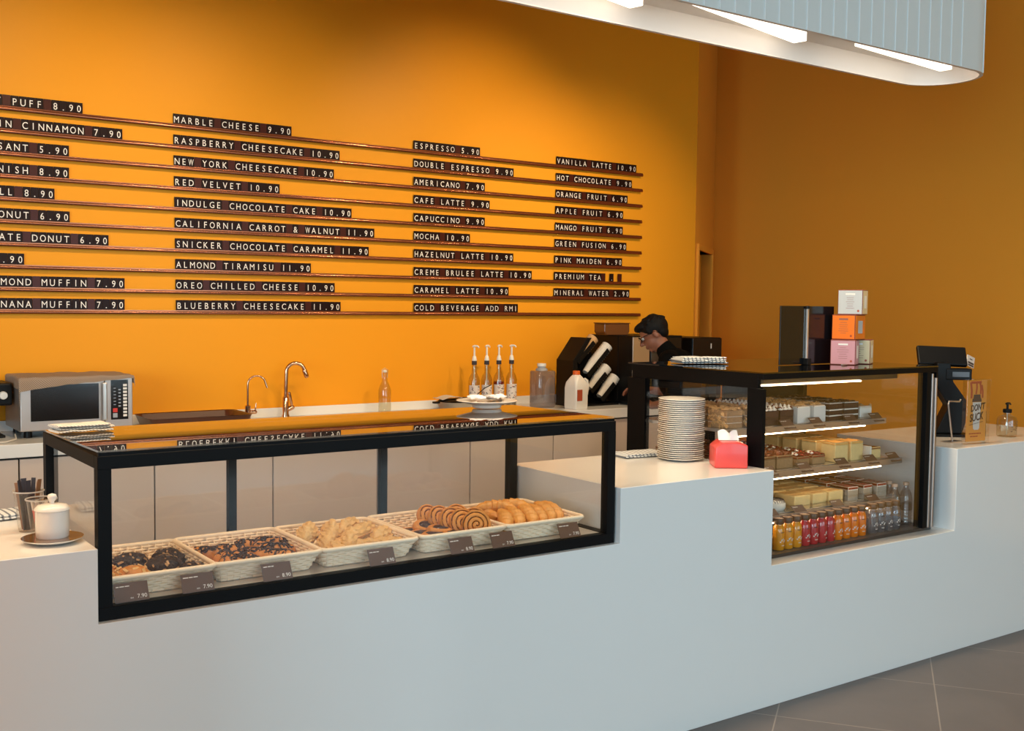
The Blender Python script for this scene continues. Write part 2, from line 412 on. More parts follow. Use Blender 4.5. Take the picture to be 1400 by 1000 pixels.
# spotlights on the ceiling aimed at the back wall
def spot_fix(loc, target, energy, label, color=WARM, size=75, blend=1.0, rad=.05):
    t = thing('ceiling_spotlight', label, 'spotlight', loc, 0, 'ceiling spotlights')
    L = Vector(loc); d = (Vector(target)-L).normalized()
    MB().lathe([(.045, 0), (.045, .02)], 16, c=(0, 0, CEIL-.021-loc[2])).cap((0, 0, CEIL-.03-loc[2]), (0, 0, -.1), .012, .012, 8).build('mount', 'black_plastic', t, loc=(0, 0, 0), smooth=40)
    h = MB(); h.M = T(0, 0, -.13) @ d.to_track_quat('Z', 'Y').to_matrix().to_4x4()
    h.lathe([(0.0, -.07), (.045, -.07), (.05, .06), (.044, .06), (.04, -.02), (0, -.02)], 20)
    h.build('lamp_head', 'black_plastic', t, smooth=40)
    lamp('spot_lamp', 'SPOT', Vector(loc)+Vector((0, 0, -.13))+d*.075, target, energy, color, t, spot_size=math.radians(size), spot_blend=blend, shadow_soft_size=rad)
SZ = 3.78
spot_fix((1.3, 1.35, SZ), (1.5, W, 2.05), 140, 'ceiling spotlight aimed at the left end of the menu wall', size=80)
spot_fix((2.7, 1.35, SZ), (2.5, W, 2.0), 90, 'ceiling spotlight aimed at the wall above the taps', size=80)
spot_fix((4.4, 1.35, SZ), (4.2, W, 2.05), 185, 'ceiling spotlight aimed at the coffee price columns', size=80)
spot_fix((5.6, 1.35, SZ), (5.3, W, 1.75), 125, 'ceiling spotlight aimed at the coffee machine', size=75)
spot_fix((0.2, -2.0, SZ), (-.1, 0, .55), 45, 'ceiling spotlight over the left counter end', size=70)
spot_fix((-1.0, -2.0, SZ), (-.9, 0, .55), 30, 'ceiling spotlight farthest left over the counter', size=70)

# ------------------------------------------------------------------ service counter (one white body with two notches)
x0, x1, x1b, x2, x3, x4, xe = .7496, 2.5597, 2.5713, 3.3932, 4.608, 4.6782, 5.885
h, zc, zt, zf, zft = .98, .778, 1.2234, .5878, 1.3671
prof = [(-2.2, .0), (xe, 0), (xe, h), (x4, h), (x4, zf), (x2-.003, zf), (x2-.003, h), (x1b, h), (x1b, zc-.001), (x0-.006, zc-.001), (x0-.006, h), (-2.2, h)]
mb = MB(); mb.prism(prof, -.02, .677, 'y')
tag(mb.build('service_counter', 'quartz', bevel=.0015, seg=1), 'long white stone service counter with notches holding the two glass display cases', 'counter')

# ------------------------------------------------------------------ canopy
t = thing('hanging_canopy', 'pale grey boarded canopy with a rounded end hanging above the counter', 'canopy', (0, 0, 2.76))
CY0, CY1, CXE, CH = -.022, .388, 4.925, CEIL-2.76
def cap_outline(inset, xl=-2.2, n=14):
    r = (CY1-CY0)/2-inset; cy = (CY0+CY1)/2; cx = CXE-(CY1-CY0)/2
    return [(cx+r*sin(PI*k/n), cy-r*cos(PI*k/n)) for k in range(n+1)]+[(xl+inset, cy+r), (xl+inset, cy-r)]
# boards: outer skin split in vertical boards with narrow light joints
outer = cap_outline(0); inner = cap_outline(.018)
mb = MB(); n = len(outer)
vs = [(p[0], p[1], z) for z in (0, CH) for p in outer]+[(p[0], p[1], z) for z in (0, CH) for p in inner]
fs = []
for i in range(n):
    j = (i+1) % n
    fs += [(i, j, n+j, n+i), (2*n+j, 2*n+i, 3*n+i, 3*n+j), (i, 2*n+i, 2*n+j, j), (n+i, n+j, 3*n+j, 3*n+i)]
mb.add(vs, fs); mb.mi = [1 if k % 4 in (1, 2) else 0 for k in range(len(mb.mi))]
mb.build('boarded_skirt', ['canopy_panel', 'canopy_inner'], t, smooth=35)
mb = MB()
x = CXE-.33
while x > -2: mb.box(x-.0025, x+.0025, CY0-.003, CY0+.002, 0.002, CH-.01); x -= .083
r = (CY1-CY0)/2
for k in range(1, 7):
    a = k*.083/r; cx = CXE-r; cy = (CY0+CY1)/2
    mb2 = Matrix.Translation((cx+r*sin(a), cy-r*cos(a), 0)) @ RZ(a); mb.M = mb2; mb.box(-.0025, .0025, -.003, .002, .002, CH-.01); mb.M = Matrix.Identity(4)
mb.build('board_joints', 'canopy_groove', t)
MB().prism(cap_outline(.019), .10, .12).build('inner_ceiling', 'canopy_inner', t)
for (xa, ya, xb, yb) in ((2.15, .10, 2.86, .27), (3.02, .09, 3.80, .25), (4.05, .12, 4.80, .19), (1.1, .10, 1.85, .26), (.1, .10, .85, .26), (-.9, .10, -.15, .26)):
    mb = MB(); a = math.atan2(yb-ya, xb-xa); mb.M = T(xa, ya, 0) @ RZ(a); L = math.hypot(xb-xa, yb-ya)
    mb.box(0, L, -.032, .032, .045, .085)
    mb.build('light_bar', 'light_bar', t, bevel=.003)
    lamp('bar_light', 'AREA', ((xa+xb)/2, (ya+yb)/2, 2.76+.006), ((xa+xb)/2, (ya+yb)/2, 0), 17, WARM2, t, shape='RECTANGLE', size=.7, size_y=.06).rotation_euler = (0, 0, a)
for x in (-1, 1.4, 3.8):
    pass

# ------------------------------------------------------------------ menu wall: rails and letter lines
RZ0, RDZ = 2.6856, -.12322
TW, TH = .042, .066
rail_mesh = MB().box(0, 5.827+2.2, -.022, 0, -.014, 0).tube([(0, -.024, -.010), (5.827+2.2, -.024, -.010)], .0065, 14, flat=1.5).box(0, 5.827+2.2, -.026, -.022, -.012, .005).box(0, 5.827+2.2, -.007, 0, -.018, .004).mesh('menu_rail', ['copper_rail'], 50)
PLACE = ['topmost', 'second', 'third', 'fourth', 'fifth', 'sixth', 'seventh', 'eighth', 'ninth', 'lowest']
rails = []
for k in range(10):
    o = link('menu_rail', rail_mesh, None, (-2.2, W-.001, RZ0+k*RDZ))
    tag(o, '%s of the ten thin copper menu rails on the orange wall%s' % (PLACE[k], ', counted from the top' if 0 < k < 9 else ''), 'rail', 'menu rails on the back wall')
tile_cache = {}
def tile_mesh(ch):
    if ch not in tile_cache:
        mb = MB().box(.0008, TW-.0008, -.0035, 0, 0, TH)
        mats = ['tile_black' if ch != ' ' else 'tile_blank', 'letter']
        if ch != ' ':
            vs, fs = glyphs(ch)
            xa = min(v[0] for v in vs); xb = max(v[0] for v in vs)
            s = .054; sx = min(s*.86, .031/max(xb-xa, .01))
            if ch in '.': sx = s
            mb.add([((v[0]-(xa+xb)/2)*sx+TW/2, -.0043, v[1]*s+.0135) for v in vs], fs, 1)
        tile_cache[ch] = mb.mesh('letter_tile', mats)
    return tile_cache[ch]
def menu_line(text, k, xstart, col, say=None):
    t = thing('menu_line', 'black letter tiles reading %s on the %s rail, %s column' % (say or text.replace('~', '').strip(), PLACE[k], col), 'menu line', (xstart, W-.009, RZ0+k*RDZ+.001), 0, 'menu lines on the back wall')
    for i, ch in enumerate(text):
        if ch == '~': continue
        link('letter_tile', tile_mesh(ch), t, (i*TW, 0, 0))
col1 = [('CURRY PUFF 8.90', 1.581), ('RAISIN CINNAMON 7.90', 1.80), ('CROISSANT 5.90', 1.505), ('DANISH 8.90', 1.504), ('ROLL 8.90', 1.425), ('DONUT 6.90', 1.505), ('CHOCOLATE DONUT 6.90', 1.717), ('PUFF 6.90', 1.262), ('ALMOND MUFFIN 7.90', 1.806), ('BANANA MUFFIN 7.90', 1.805)]
col1[0] = ('Y PUFF 8.90', 1.581); col1[1] = ('IN CINNAMON 7.90', 1.80); col1[4] = ('LL 8.90', 1.425); col1[7] = ('.90', 1.262)
for k, (s, xend) in enumerate(col1): menu_line(s, k, xend-len(s)*TW, 'far left')
col2 = ['MARBLE CHEESE 9.90', 'RASPBERRY CHEESECAKE 10.90', 'NEW YORK CHEESECAKE 10.90', 'RED VELVET 10.90', 'INDULGE CHOCOLATE CAKE 10.90', 'CALIFORNIA CARROT & WALNUT 11.90', 'SNICKER CHOCOLATE CARAMEL 11.90', 'ALMOND TIRAMISU 11.90', 'OREO CHILLED CHEESE 10.90', 'BLUEBERRY CHEESECAKE 11.90']
for k, s in enumerate(col2): menu_line(s, k, 2.094+.0012*k, 'cake', {6: 'CHOCOLATE CARAMEL 11.90', 8: 'CHILLED CHEESE 10.90'}.get(k))
col3 = ['ESPRESSO 5.90', 'DOUBLE ESPRESSO 9.90', 'AMERICANO 7.90', 'CAFE LATTE 9.90', 'CAPUCCINO 9.90', 'MOCHA 10.90', 'HAZELNUT LATTE 10.90', 'CREME BRULEE LATTE 10.90', 'CARAMEL LATTE 10.90', 'COLD BEVERAGE ADD RM1']
for k, s in enumerate(col3): menu_line(s, k, 3.741+.0012*k, 'coffee')
col4 = ['VANILLA LATTE 10.90', 'HOT CHOCOLATE 9.90', 'ORANGE FRUIT 6.90', 'APPLE FRUIT 6.90', 'MANGO FRUIT 6.90', 'GREEN FUSION 6.90', 'PINK MAIDEN 6.90', 'PREMIUM TEA ~.~ ', 'MINERAL WATER 2.90']
for k, s in enumerate(col4): menu_line(s, k, 4.972-.001*k, 'right-hand drinks')

# ------------------------------------------------------------------ back counter
BZ0, BZ1, BY = .835, .9044, 2.915
t = thing('back_worktop', 'long pale back counter top with a low splash strip under the menu wall', 'worktop', (0, BY, BZ0))
MB().box(-2.2, 6.40, 0, W-BY-.002, 0, BZ1-BZ0).build('slab', 'quartz', t, bevel=.003)
MB().box(-2.2, 6.40, W-BY-.02, W-BY-.003, BZ1-BZ0+.0005, .9634-BZ0).build('splash_strip', 'quartz', t, bevel=.002)
k = 0; x = 1.11-.684*4
cab_names = ['far left end', 'left of the mug rack', 'behind the left counter end', 'behind the sugar jar', 'under the microwave', 'under the tray', 'under the taps', 'under the glass bottle', 'under the syrup bottles', 'under the milk jug', 'under the coffee machine', 'at the right end']
while x < 6.3:
    x_1 = min(x+.684, 6.39)
    t = thing('base_cabinet', 'beige handleless base cabinet %s of the back counter' % cab_names[k] if k in (0, 11) else 'beige handleless base cabinet %s, below the back counter' % cab_names[k], 'cabinet', (x, BY, 0), 0, 'base cabinets of the back counter')
    w = x_1-x
    MB().box(.001, w-.001, .045, W-BY-.01, .1, BZ0-.001).build('body', 'gap_dark', t)
    MB().box(.004, w-.004, .022, .042, .1, BZ0-.012).build('door', 'laminate', t, bevel=.0015, seg=1)
    MB().box(.001, w-.001, .07, .09, 0, .099).build('plinth', 'laminate', t)
    x += .684; k += 1

# ------------------------------------------------------------------ pastry case
CD = .6474
t = thing('pastry_case', 'long black framed glass pastry display case set into the white counter', 'display case', (x0, 0, zc))
w = x1-x0; H = zt-zc; p = .036
MB().box(0, w, 0, p, 0, p).box(0, w, CD-p, CD, 0, p).box(0, p, p, CD-p, 0, p).box(w-p, w, p, CD-p, 0, p).build('base_frame', 'black_frame', t, bevel=.001, seg=1)
MB().box(0, w, 0, p, H-p, H).box(0, w, CD-p, CD, H-p, H).box(0, p, p, CD-p, H-p, H).box(w-p, w, p, CD-p, H-p, H).build('top_frame', 'black_frame', t, bevel=.001, seg=1)
for px_ in (0, w-p):
    for py_ in (0, CD-p):
        MB().box(px_, px_+p, py_, py_+p, p, H-p).build('corner_post', 'black_frame', t)
for xm in (1.356, 1.947): MB().box(xm-x0-.014, xm-x0+.014, CD-.03, CD-.005, p, H-p).build('back_mullion', 'black_frame', t)
MB().box(p, w-p, p, CD-p, p-.012, p-.002).build('base_tray', 'case_floor', t)
MB().box(p-.004, w-p+.004, .012, .018, p-.004, H-p+.004).build('front_pane', 'glass', t)
MB().box(.012, .018, p-.004, CD-p+.004, p-.004, H-p+.004).build('side_pane', 'glass', t)
MB().box(w-.018, w-.012, p-.004, CD-p+.004, p-.004, H-p+.004).build('side_pane', 'glass', t)
for a, b in ((p, 1.356-x0-.014), (1.356-x0+.014, 1.947-x0-.014), (1.947-x0+.014, w-p)):
    MB().box(a, b, CD-.02, CD-.015, p, H-p).build('back_pane', 'glass', t)
MB().prism([(.004, H+.0095), (CD-.004, H+.0005), (CD-.004, H+.006), (.004, H+.015)], .004, w-.004, 'x').build('top_pane', 'glass_top', t)
MB().prism([(.004, H+.0004), (.02, H+.0004), (.02, H+.009), (.004, H+.0092)], .004, w-.004, 'x').build('top_gasket', 'black_frame', t)
TOPZ = zt+.0094
BASE = zc+p-.002

# woven baskets
def basket_parts(root, w, d, h, w2, d2):
    N = 64
    def per(wd_, dp, z, off=None, n=120, r=.02):
        pts = rect(0, 0, wd_, dp, r, 4); L = []; tot = 0; P = [Vector((a, b, 0)) for a, b in pts]; P.append(P[0]); seg = [(P[i+1]-P[i]).length for i in range(len(P)-1)]; tot = sum(seg)
        out = []; i = 0; acc = 0
        for q in range(n):
            s = tot*q/n
            while acc+seg[i] < s: acc += seg[i]; i += 1
            tt = (s-acc)/seg[i]; c = P[i].lerp(P[i+1], tt); tg = (P[i+1]-P[i]).normalized(); nr = Vector((tg.y, -tg.x, 0))
            o = off(q) if off else 0
            out.append((c.x+nr.x*o, c.y+nr.y*o, z))
        return out
    mb = MB(); R = 7
    for k in range(R):
        f = (k+.5)/R; n = N*2
        mb.tube(per(w2+(w-w2)*f, d2+(d-d2)*f, .004+f*(h-.008), lambda q, k=k: .0028*(1 if (q//2+k) % 2 else -1), n), .0042, 5, 0, True, flat=1.0)
    top = per(w, d, h, None, N); bot = per(w2, d2, .002, None, N)
    for a, b in zip(bot, top): mb.tube([a, b], .0028, 4)
    mb.build('woven_wall', 'wicker', root, smooth=60)
    MB().tube(per(w+.006, d+.006, h, lambda q: .0012*(q % 2), 150), .0075, 8, 0, True).build('rim', 'wicker', root, smooth=60)
    mb = MB(); mb.prism(rect(0, 0, w2-.002, d2-.002, .018), .001, .003)
    for q in range(14): y = -d2/2+.015+q*(d2-.03)/13; mb.tube([(xx, y, .0055+.0018*sin(xx*220+q*PI)) for xx in [(-w2/2+.004)+i*(w2-.008)/40 for i in range(41)]], .0035, 5)
    mb.build('base', 'wicker', root, smooth=60)
BW, BD, BH = .330, .385, .062
bx = [.925, 1.262, 1.603, 1.957, 2.296]
bnames = ['white woven basket of chocolate muffins, leftmost in the pastry case', 'white woven basket of chocolate drizzled rolls in the pastry case', 'white woven basket of pale flaky puffs in the pastry case', 'white woven basket of danishes and cinnamon swirls in the pastry case', 'white woven basket of croissants, rightmost in the pastry case']
b0 = None
for i, x in enumerate(bx):
    if b0 is None:
        b0 = thing('bread_basket', bnames[0], 'basket', (x, .252, BASE+.0005), 0, 'woven baskets in the pastry case'); basket_parts(b0, BW, BD, BH, .29, .32)
    else: dup(b0, (x, .252+.004*(i % 2), BASE+.0005), random.uniform(-.015, .015), bnames[i])
FB = BASE+.010   # food base height
FDY = .015

# price tags in the pastry case
def price_tag(x, y, z, lines, price, label, w=.092, hgt=.053, group='price tags in the pastry case', a=55, rz=0):
    t = thing('price_tag', label, 'price tag', (x, y, z), rz, group)
    mb = MB(); mb.M = RX(math.radians(90-a)) @ Matrix.Identity(4)
    mb.M = RX(math.radians(a)); mb.box(-w/2, w/2, 0, hgt, -.0012, 0)
    mb.build('card', 'tag_brown', t)
    if price:
        mb = MB(); mb.M = RX(math.radians(a))
        mb.text(price, T(w/2-.005, .007, .0006), hgt*.30, 0, 'RIGHT'); mb.text('RM', T(w/2-.042, .007, .0006), hgt*.12, 0, 'RIGHT')
        rr = random.Random(int(x*1000)); xx = -w/2+.006
        for q in range(3): ww = rr.uniform(.007, .016); mb.box(xx, xx+ww, hgt-.011, hgt-.0085, .0004, .0006); xx += ww+.002
        if lines: mb.text(lines, T(-w/2+.004, hgt-.012, .0006), hgt*.15, 0)
        mb.build('lettering', 'letter', t)
    mb = MB(); mb.M = RX(math.radians(a)); mb.box(-w/2, w/2, -.002, .0006, -.002, .0016); mb.box(-w/2-.001, -w/2+.001, 0, hgt, -.0014, .0008); mb.build('clear_edge', 'acrylic', t)
    return t
for x, pr, nm in ((.845, '7.90', 'leftmost brown price tag of 7.90 in the pastry case'), (1.03, '7.90', 'brown price tag of 7.90 below the corner of the chocolate muffin basket'), (1.27, '8.90', 'brown price tag of 8.90 below the chocolate drizzled rolls'), (1.622, '8.90', 'brown price tag of 8.90 below the pale flaky puffs'), (1.921, '8.90', 'brown price tag of 8.90 below the danishes'), (2.087, '7.90', 'brown price tag of 7.90 below the cinnamon swirls'), (2.376, '7.90', 'brown price tag of 7.90 below the croissants')):
    price_tag(x, .0215, BASE+.003, None, pr, nm, a=63)

# ------------------------------------------------------------------ pastries
def lump(r, seed, amp=.18, sc=2.5, nu=28, nv=18, flatbottom=True):
    mb = MB()
    mb.ball((0, 0, r[2]*.8), r, nu, nv, fn=lambda q: 1+amp*nz(q, sc, seed)+amp*.45*nz(q, sc*2.6, seed+3))
    if flatbottom: mb.v = [(a, b, max(c, 0)) for a, b, c in mb.v]
    return mb
def scatter_top(r, seed, n, size, amp):
    mb = MB(); rr = random.Random(seed)
    for i in range(n):
        a = rr.uniform(0, 2*PI); e = math.acos(rr.uniform(.15, 1))
        q = Vector((sin(e)*cos(a), sin(e)*sin(a), cos(e))); d = 1+amp*nz(q, 2.5, seed)+amp*.45*nz(q, 6.5, seed+3)
        pz = Vector((r[0]*q.x*d, r[1]*q.y*d, r[2]*q.z*d+r[2]*.8))
        mb.M = Matrix.Translation(pz) @ q.to_track_quat('Z', 'Y').to_matrix().to_4x4() @ RZ(rr.uniform(0, PI)) @ RX(rr.uniform(-.3, .3))
        s = size*rr.uniform(.6, 1.2); mb.box(-s, s, -s*.5, s*.5, -.001, s*.35)
    mb.M = Matrix.Identity(4); return mb
def muffin(label, loc, rz, seed, dark=True, r=(.058, .05, .036), group=None):
    t = thing('chocolate_muffin' if dark else 'almond_bun', label, 'muffin' if dark else 'bun', loc, rz, group)
    lump(r, seed, .2 if dark else .1, 2.8 if dark else 1.6).build('crumb' if dark else 'bun_body', 'choc_muffin' if dark else 'pastry', t, smooth=60)
    scatter_top(r, seed, 30 if dark else 24, .0055 if dark else .008, .2 if dark else .1).build('chopped_nuts' if dark else 'almond_flakes', 'nut' if dark else 'flaky', t)
    return t
bxc = bx[0]; g = 'buns in the leftmost basket'
muffin('dark chocolate muffin with nuts at the back left of the leftmost basket', (bxc-.015, .275+FDY, FB), .3, 1, group=g)
muffin('dark chocolate muffin with nuts at the back right of the leftmost basket', (bxc+.10, .27+FDY, FB), 1.2, 2, group=g)
muffin('dark chocolate muffin with nuts at the front middle of the leftmost basket', (bxc+.055, .165+FDY, FB), .7, 3, r=(.062, .052, .04), group=g)
muffin('dark chocolate muffin in the front right corner of the leftmost basket', (bxc+.125, .13+FDY, FB), -.4, 4, r=(.046, .048, .028), group=g)
muffin('golden almond bun at the front of the leftmost basket, beside the chocolate muffins', (bxc-.045, .145+FDY, FB), .2, 5, False, (.058, .042, .032), group=g)
muffin('golden almond bun in the front left corner of the leftmost basket', (bxc-.115, .12+FDY, FB), 1.0, 6, False, (.046, .046, .03), group=g)
muffin('golden almond bun at the back left of the leftmost basket', (bxc-.11, .215+FDY, FB), 1.9, 8, False, (.048, .046, .034), group=g)

def drizzle_roll(label, loc, rz, seed, L=.125, R=.026, tilt=0):
    t = thing('drizzled_roll', label, 'bread roll', loc, rz, 'chocolate drizzled rolls in the second basket'); t.rotation_euler = (tilt, 0, rz)
    mb = MB(); rr = random.Random(seed); n = 26; path = []; Rs = []
    for i in range(n):
        f = i/(n-1); path.append((.004*sin(f*3+seed), -L/2+L*f, R*.85)); e = max(.02, 1-abs(2*f-1)**4)**.5
        Rs.append(R*e*(1+.07*sin(f*26+seed)+.05*sin(f*9)))
    mb.tube(path, Rs, 18); mb.build('roll', 'pastry', t, smooth=60)
    mb = MB()
    for q in range(20):
        yc = rr.uniform(-L*.42, L*.42); sl = rr.uniform(-.5, .5); a0 = rr.uniform(-1.35, .2); a1 = a0+rr.uniform(.5, 1.5); pts = []
        for i in range(9):
            a = a0+(a1-a0)*i/8; y = yc+sl*.02*(i-4)/4+.002*sin(i*2+q)
            e = max(.02, 1-abs(2*(y/L))**4)**.5; pts.append((R*1.06*e*sin(a), y, R*.85+R*1.06*e*cos(a)))
        mb.tube(pts, [.0018+.0012*rr.random() for _ in pts], 5)
    for q in range(16):
        y = rr.uniform(-L*.44, L*.3); a = rr.uniform(-.8, .8); e = max(.02, 1-abs(2*(y/L))**4)**.5
        mb.ball((R*1.02*e*sin(a), y, R*.85+R*1.02*e*cos(a)), (.006*rr.uniform(.5, 1.2), .006*rr.uniform(.6, 1.4), .0028), 8, 6)
    mb.build('chocolate_drizzle', 'choc', t, smooth=60)
bxc = bx[1]
rolls = [(-.10, .30, .95, 0), (-.055, .20, .95, 0), (-.03, .29, .9, 0), (.02, .21, .9, 0), (.05, .325, .8, 0), (.10, .24, .85, 0), (.12, .33, .8, 0), (-.055, .15, 1.0, 0), (.065, .16, .9, 0)]
rl = ['at the back left', 'left of centre in the middle', 'left of centre at the back', 'in the centre', 'right of centre at the back', 'right of centre', 'at the back right', 'at the front left', 'at the front right']
for i, (dx, y, a, z) in enumerate(rolls):
    drizzle_roll('chocolate drizzled roll %s of the second basket' % rl[i], (bxc+dx, y+FDY, FB), a, 20+i)

def flaky_puff(label, loc, rot, seed, L=.12, Wd=.075, Hh=.055):
    t = thing('flaky_puff', label, 'puff pastry', loc, 0, 'pale flaky puffs in the third basket'); t.rotation_euler = rot
    mb = MB()
    def F(u, v):
        a = -PI/2+2*PI*u*1.0; f = v*2-1
        e = max(0.0, 1-abs(f)**3.0)
        y = L/2*f
        c, s_ = cos(a), sin(a)
        x = Wd/2*c*(.35+.65*e)*(1-.45*max(s_, 0)); z = Hh*.5*(1+s_)*(.4+.6*e)
        d = .0030*sin(z*520+seed)+.0035*nz((x*30, y*18, z*30), 1, seed)
        rid = .003*sin(y*170+x*60+seed)*(1 if s_ > 0 else 0)
        return (x+c*d*1.3, y, max(z+rid+d*.5, 0))
    mb.surf(F, 40, 26, closed_u=True)
    mb.f.append(tuple(range(40))[::-1]); mb.f.append(tuple(25*40+k for k in range(40))); mb.mi += [0, 0]
    mb.build('pastry', 'flaky', t, smooth=50)
bxc = bx[2]
pf = [(-.105, .31, .2, .02), (-.065, .24, .25, 0), (-.03, .29, .3, .02), (-.02, .18, .3, 0), (.05, .30, -.2, .02), (.085, .25, -.15, .01), (.12, .20, -.1, 0), (.03, .145, 1.1, 0), (.10, .14, 1.0, 0), (-.075, .15, .4, 0), (.035, .22, -.3, .03)]
pl = ['at the back left', 'in the left column, second from the back', 'behind the centre left', 'left of the centre', 'at the back right of centre', 'second from the back on the right', 'at the right edge', 'lying at the front middle', 'lying at the front right', 'at the front left', 'on top in the centre']
for i, (dx, y, a, z) in enumerate(pf):
    flaky_puff('pale flaky puff %s of the third basket' % pl[i], (bxc+dx, y+FDY, FB+z), (0, .12*(1 if dx < 0 else -1), -.75+a if i < 7 or i > 8 else a+.3), 40+i, .15, .07, .070 if i < 7 else .05)

def danish(label, loc, rz, tilt=(0, 0)):
    t = thing('chocolate_danish', label, 'danish', loc, rz, 'chocolate danishes in the fourth basket'); t.rotation_euler = (tilt[0], tilt[1], rz); t.scale = (1.15, 1.15, 1.15)
    MB().lathe([(0, 0), (.03, 0), (.038, .006), (.04, .014), (.036, .022), (.029, .025), (.022, .021), (0, .018)], 28, sx=1.2, sy=.9).build('dough', 'pastry', t, smooth=70)
    MB().lathe([(0.024, .0195), (.020, .0245), (0, .0255)], 24, sx=1.2, sy=.9).build('chocolate_filling', 'choc', t, smooth=70)
bxc = bx[3]
for i, (dx, y, z, a, tl) in enumerate([(-.11, .235, .012, .2, (0, 0)), (-.105, .165, .016, .1, (.05, 0)), (-.055, .225, .03, .3, (.35, 0)), (-.07, .132, .016, .1, (.05, 0)), (.0, .128, .014, .2, (0, .05)), (-.03, .165, .026, .2, (.12, .05))]):
    danish('chocolate centred danish %s of the fourth basket' % ['at the back left', 'at the left edge', 'leaning on the swirls', 'at the front left', 'at the front middle', 'in the middle'][i], (bxc+dx, y+FDY, FB+z), a, tl)
def swirl(label, loc, rot, R=.05, th=.032):
    t = thing('cinnamon_swirl', label, 'pastry swirl', loc, 0, 'cinnamon swirls in the fourth basket'); t.rotation_euler = rot
    mb = MB(); nr, na = 34, 56; turns = 3.2
    def hgt(r, a):
        ph = (r/R*turns-a/(2*PI)) % 1.0
        g = math.exp(-((ph-.5)/.13)**2)
        return th*(1-.22*(r/R)**2)-.007*g, g
    vs = [(0, 0, th)]; fs = []; mm = []
    for i in range(1, nr+1):
        for k in range(na):
            r = R*i/nr; a = 2*PI*k/na; z, g = hgt(r, a); vs.append((r*cos(a), r*sin(a), z))
    for k in range(na): fs.append((0, 1+k, 1+(k+1) % na)); mm.append(0)
    for i in range(nr-1):
        for k in range(na):
            b = 1+i*na; fs.append((b+k, b+na+k, b+na+(k+1) % na, b+(k+1) % na))
            z, g = hgt(R*(i+1.5)/nr, 2*PI*(k+.5)/na); mm.append(1 if g > .62 else 0)
    b = 1+(nr-1)*na; e = len(vs)
    for rr_, zz in ((R*1.04, th*.5), (R*.98, .004), (R*.9, 0)):
        for k in range(na): a = 2*PI*k/na; vs.append((rr_*cos(a), rr_*sin(a), zz))
    prev = b
    for q in range(3):
        for k in range(na): fs.append((prev+k, e+q*na+k, e+q*na+(k+1) % na, prev+(k+1) % na)); mm.append(0)
        prev = e+q*na
    fs.append(tuple(prev+k for k in range(na))[::-1]); mm.append(0)
    mb.add(vs, fs); mb.mi = mm
    mb.build('dough_swirl', ['pastry', 'cinnamon'], t, smooth=60)
for i, (dx, y, z, ax, az) in enumerate([(.085, .118, .052, 1.25, -.40), (.05, .155, .054, 1.15, -.1), (.025, .19, .056, 1.1, .1), (.005, .235, .056, 1.05, .2), (-.015, .28, .054, 1.0, .3), (.09, .25, .05, .9, .1), (.12, .185, .046, 1.1, -.1)]):
    swirl('brown cinnamon swirl %s of the fourth basket' % ['showing its spiral at the front right', 'directly behind the front spiral', 'third in the leaning row', 'fourth in the leaning row', 'last in the leaning row at the back', 'at the back right', 'at the right edge'][i], (bxc+dx, y+FDY, FB+z), (ax, 0, az))
def croissant(label, loc, rot, seed, L=.15, R=.034, curve=.18):
    t = thing('croissant', label, 'croissant', loc, 0, 'croissants in the rightmost basket'); t.rotation_euler = rot
    mb = MB(); n = 44; path = []; Rs = []
    for i in range(n):
        f = i/(n-1); s = 2*f-1; a = s*1.0
        path.append((curve*L*(1-s*s)*1.0, L/2*s, R*.9)); e = (max(0.0, 1-abs(s)**1.7))**.62*.85+.13*(1-abs(s)**8)
        seg = (f*6.5) % 1.0
        Rs.append(R*e*(1+.26*(seg-.5)*(1-abs(s)**2)))
    mb.tube(path, Rs, 20, flat=.9); mb.build('pastry', 'croissant', t, smooth=70)
bxc = bx[4]
cr = [(-.115, .125, 0, -.35), (-.065, .13, .004, -.2), (-.01, .13, .006, -.15), (.04, .14, 0, -.12), (.085, .15, .004, -.1), (.125, .16, 0, -.08), (-.08, .26, .0, .1), (-.01, .28, 0, .0), (.06, .29, 0, .1), (-.07, .245, .045, 1.0), (-.015, .225, .048, .7), (-.12, .28, .02, .6), (.115, .27, .006, .1)]
cl = ['first from the left in the front row', 'second from the left in the front row', 'third from the left in the front row', 'fourth from the left in the front row', 'fifth from the left in the front row', 'at the right end of the front row', 'at the left of the back row', 'in the middle of the back row', 'right of the middle in the back row', 'on top at the back left', 'topmost of the pile', 'at the back left corner', 'at the back right corner']
for i, (dx, y, z, a) in enumerate(cr): croissant('golden croissant %s of the rightmost basket' % cl[i], (bxc+dx-.012, y+FDY+(.02 if i < 6 else 0), FB+z+(.030 if i < 6 else 0)), (.27 if i < 6 else 0, 0, a-.12), 60+i, .17 if i < 6 else .15, .0275 if i < 6 else .031, .10 if i < 6 else .2)

# ------------------------------------------------------------------ cake fridge
FY0, FY1 = .05, .885
t = fridge = thing('cake_fridge', 'tall black framed glass cake fridge with three lit shelves set into the counter', 'display fridge', (x2, FY0, zf+.0005))
w = x3-x2; D = FY1-FY0; H = zft-zf
MB().box(0, w, .012, D, 0, .014).build('base_plate', 'dark_steel', t)
MB().box(0, w, 0, .03, H-.024, H).box(0, w, D-.03, D, H-.03, H).box(0, .02, .03, D-.03, H-.062, H).box(w-.02, w, .03, D-.03, H-.03, H).build('top_frame', 'black_frame', t, bevel=.001, seg=1)
MB().box(0, .018, 0, .085, .0145, H-.063).build('corner_post', 'black_frame', t)
MB().box(0, .03, D-.12, D, .0145, H-.063).build('corner_post', 'black_frame', t)
MB().box(w-.085, w-.052, .0, .05, .0145, H-.025).box(w-.014, w, 0, .06, .0145, H-.025).build('corner_post', 'black_frame', t)
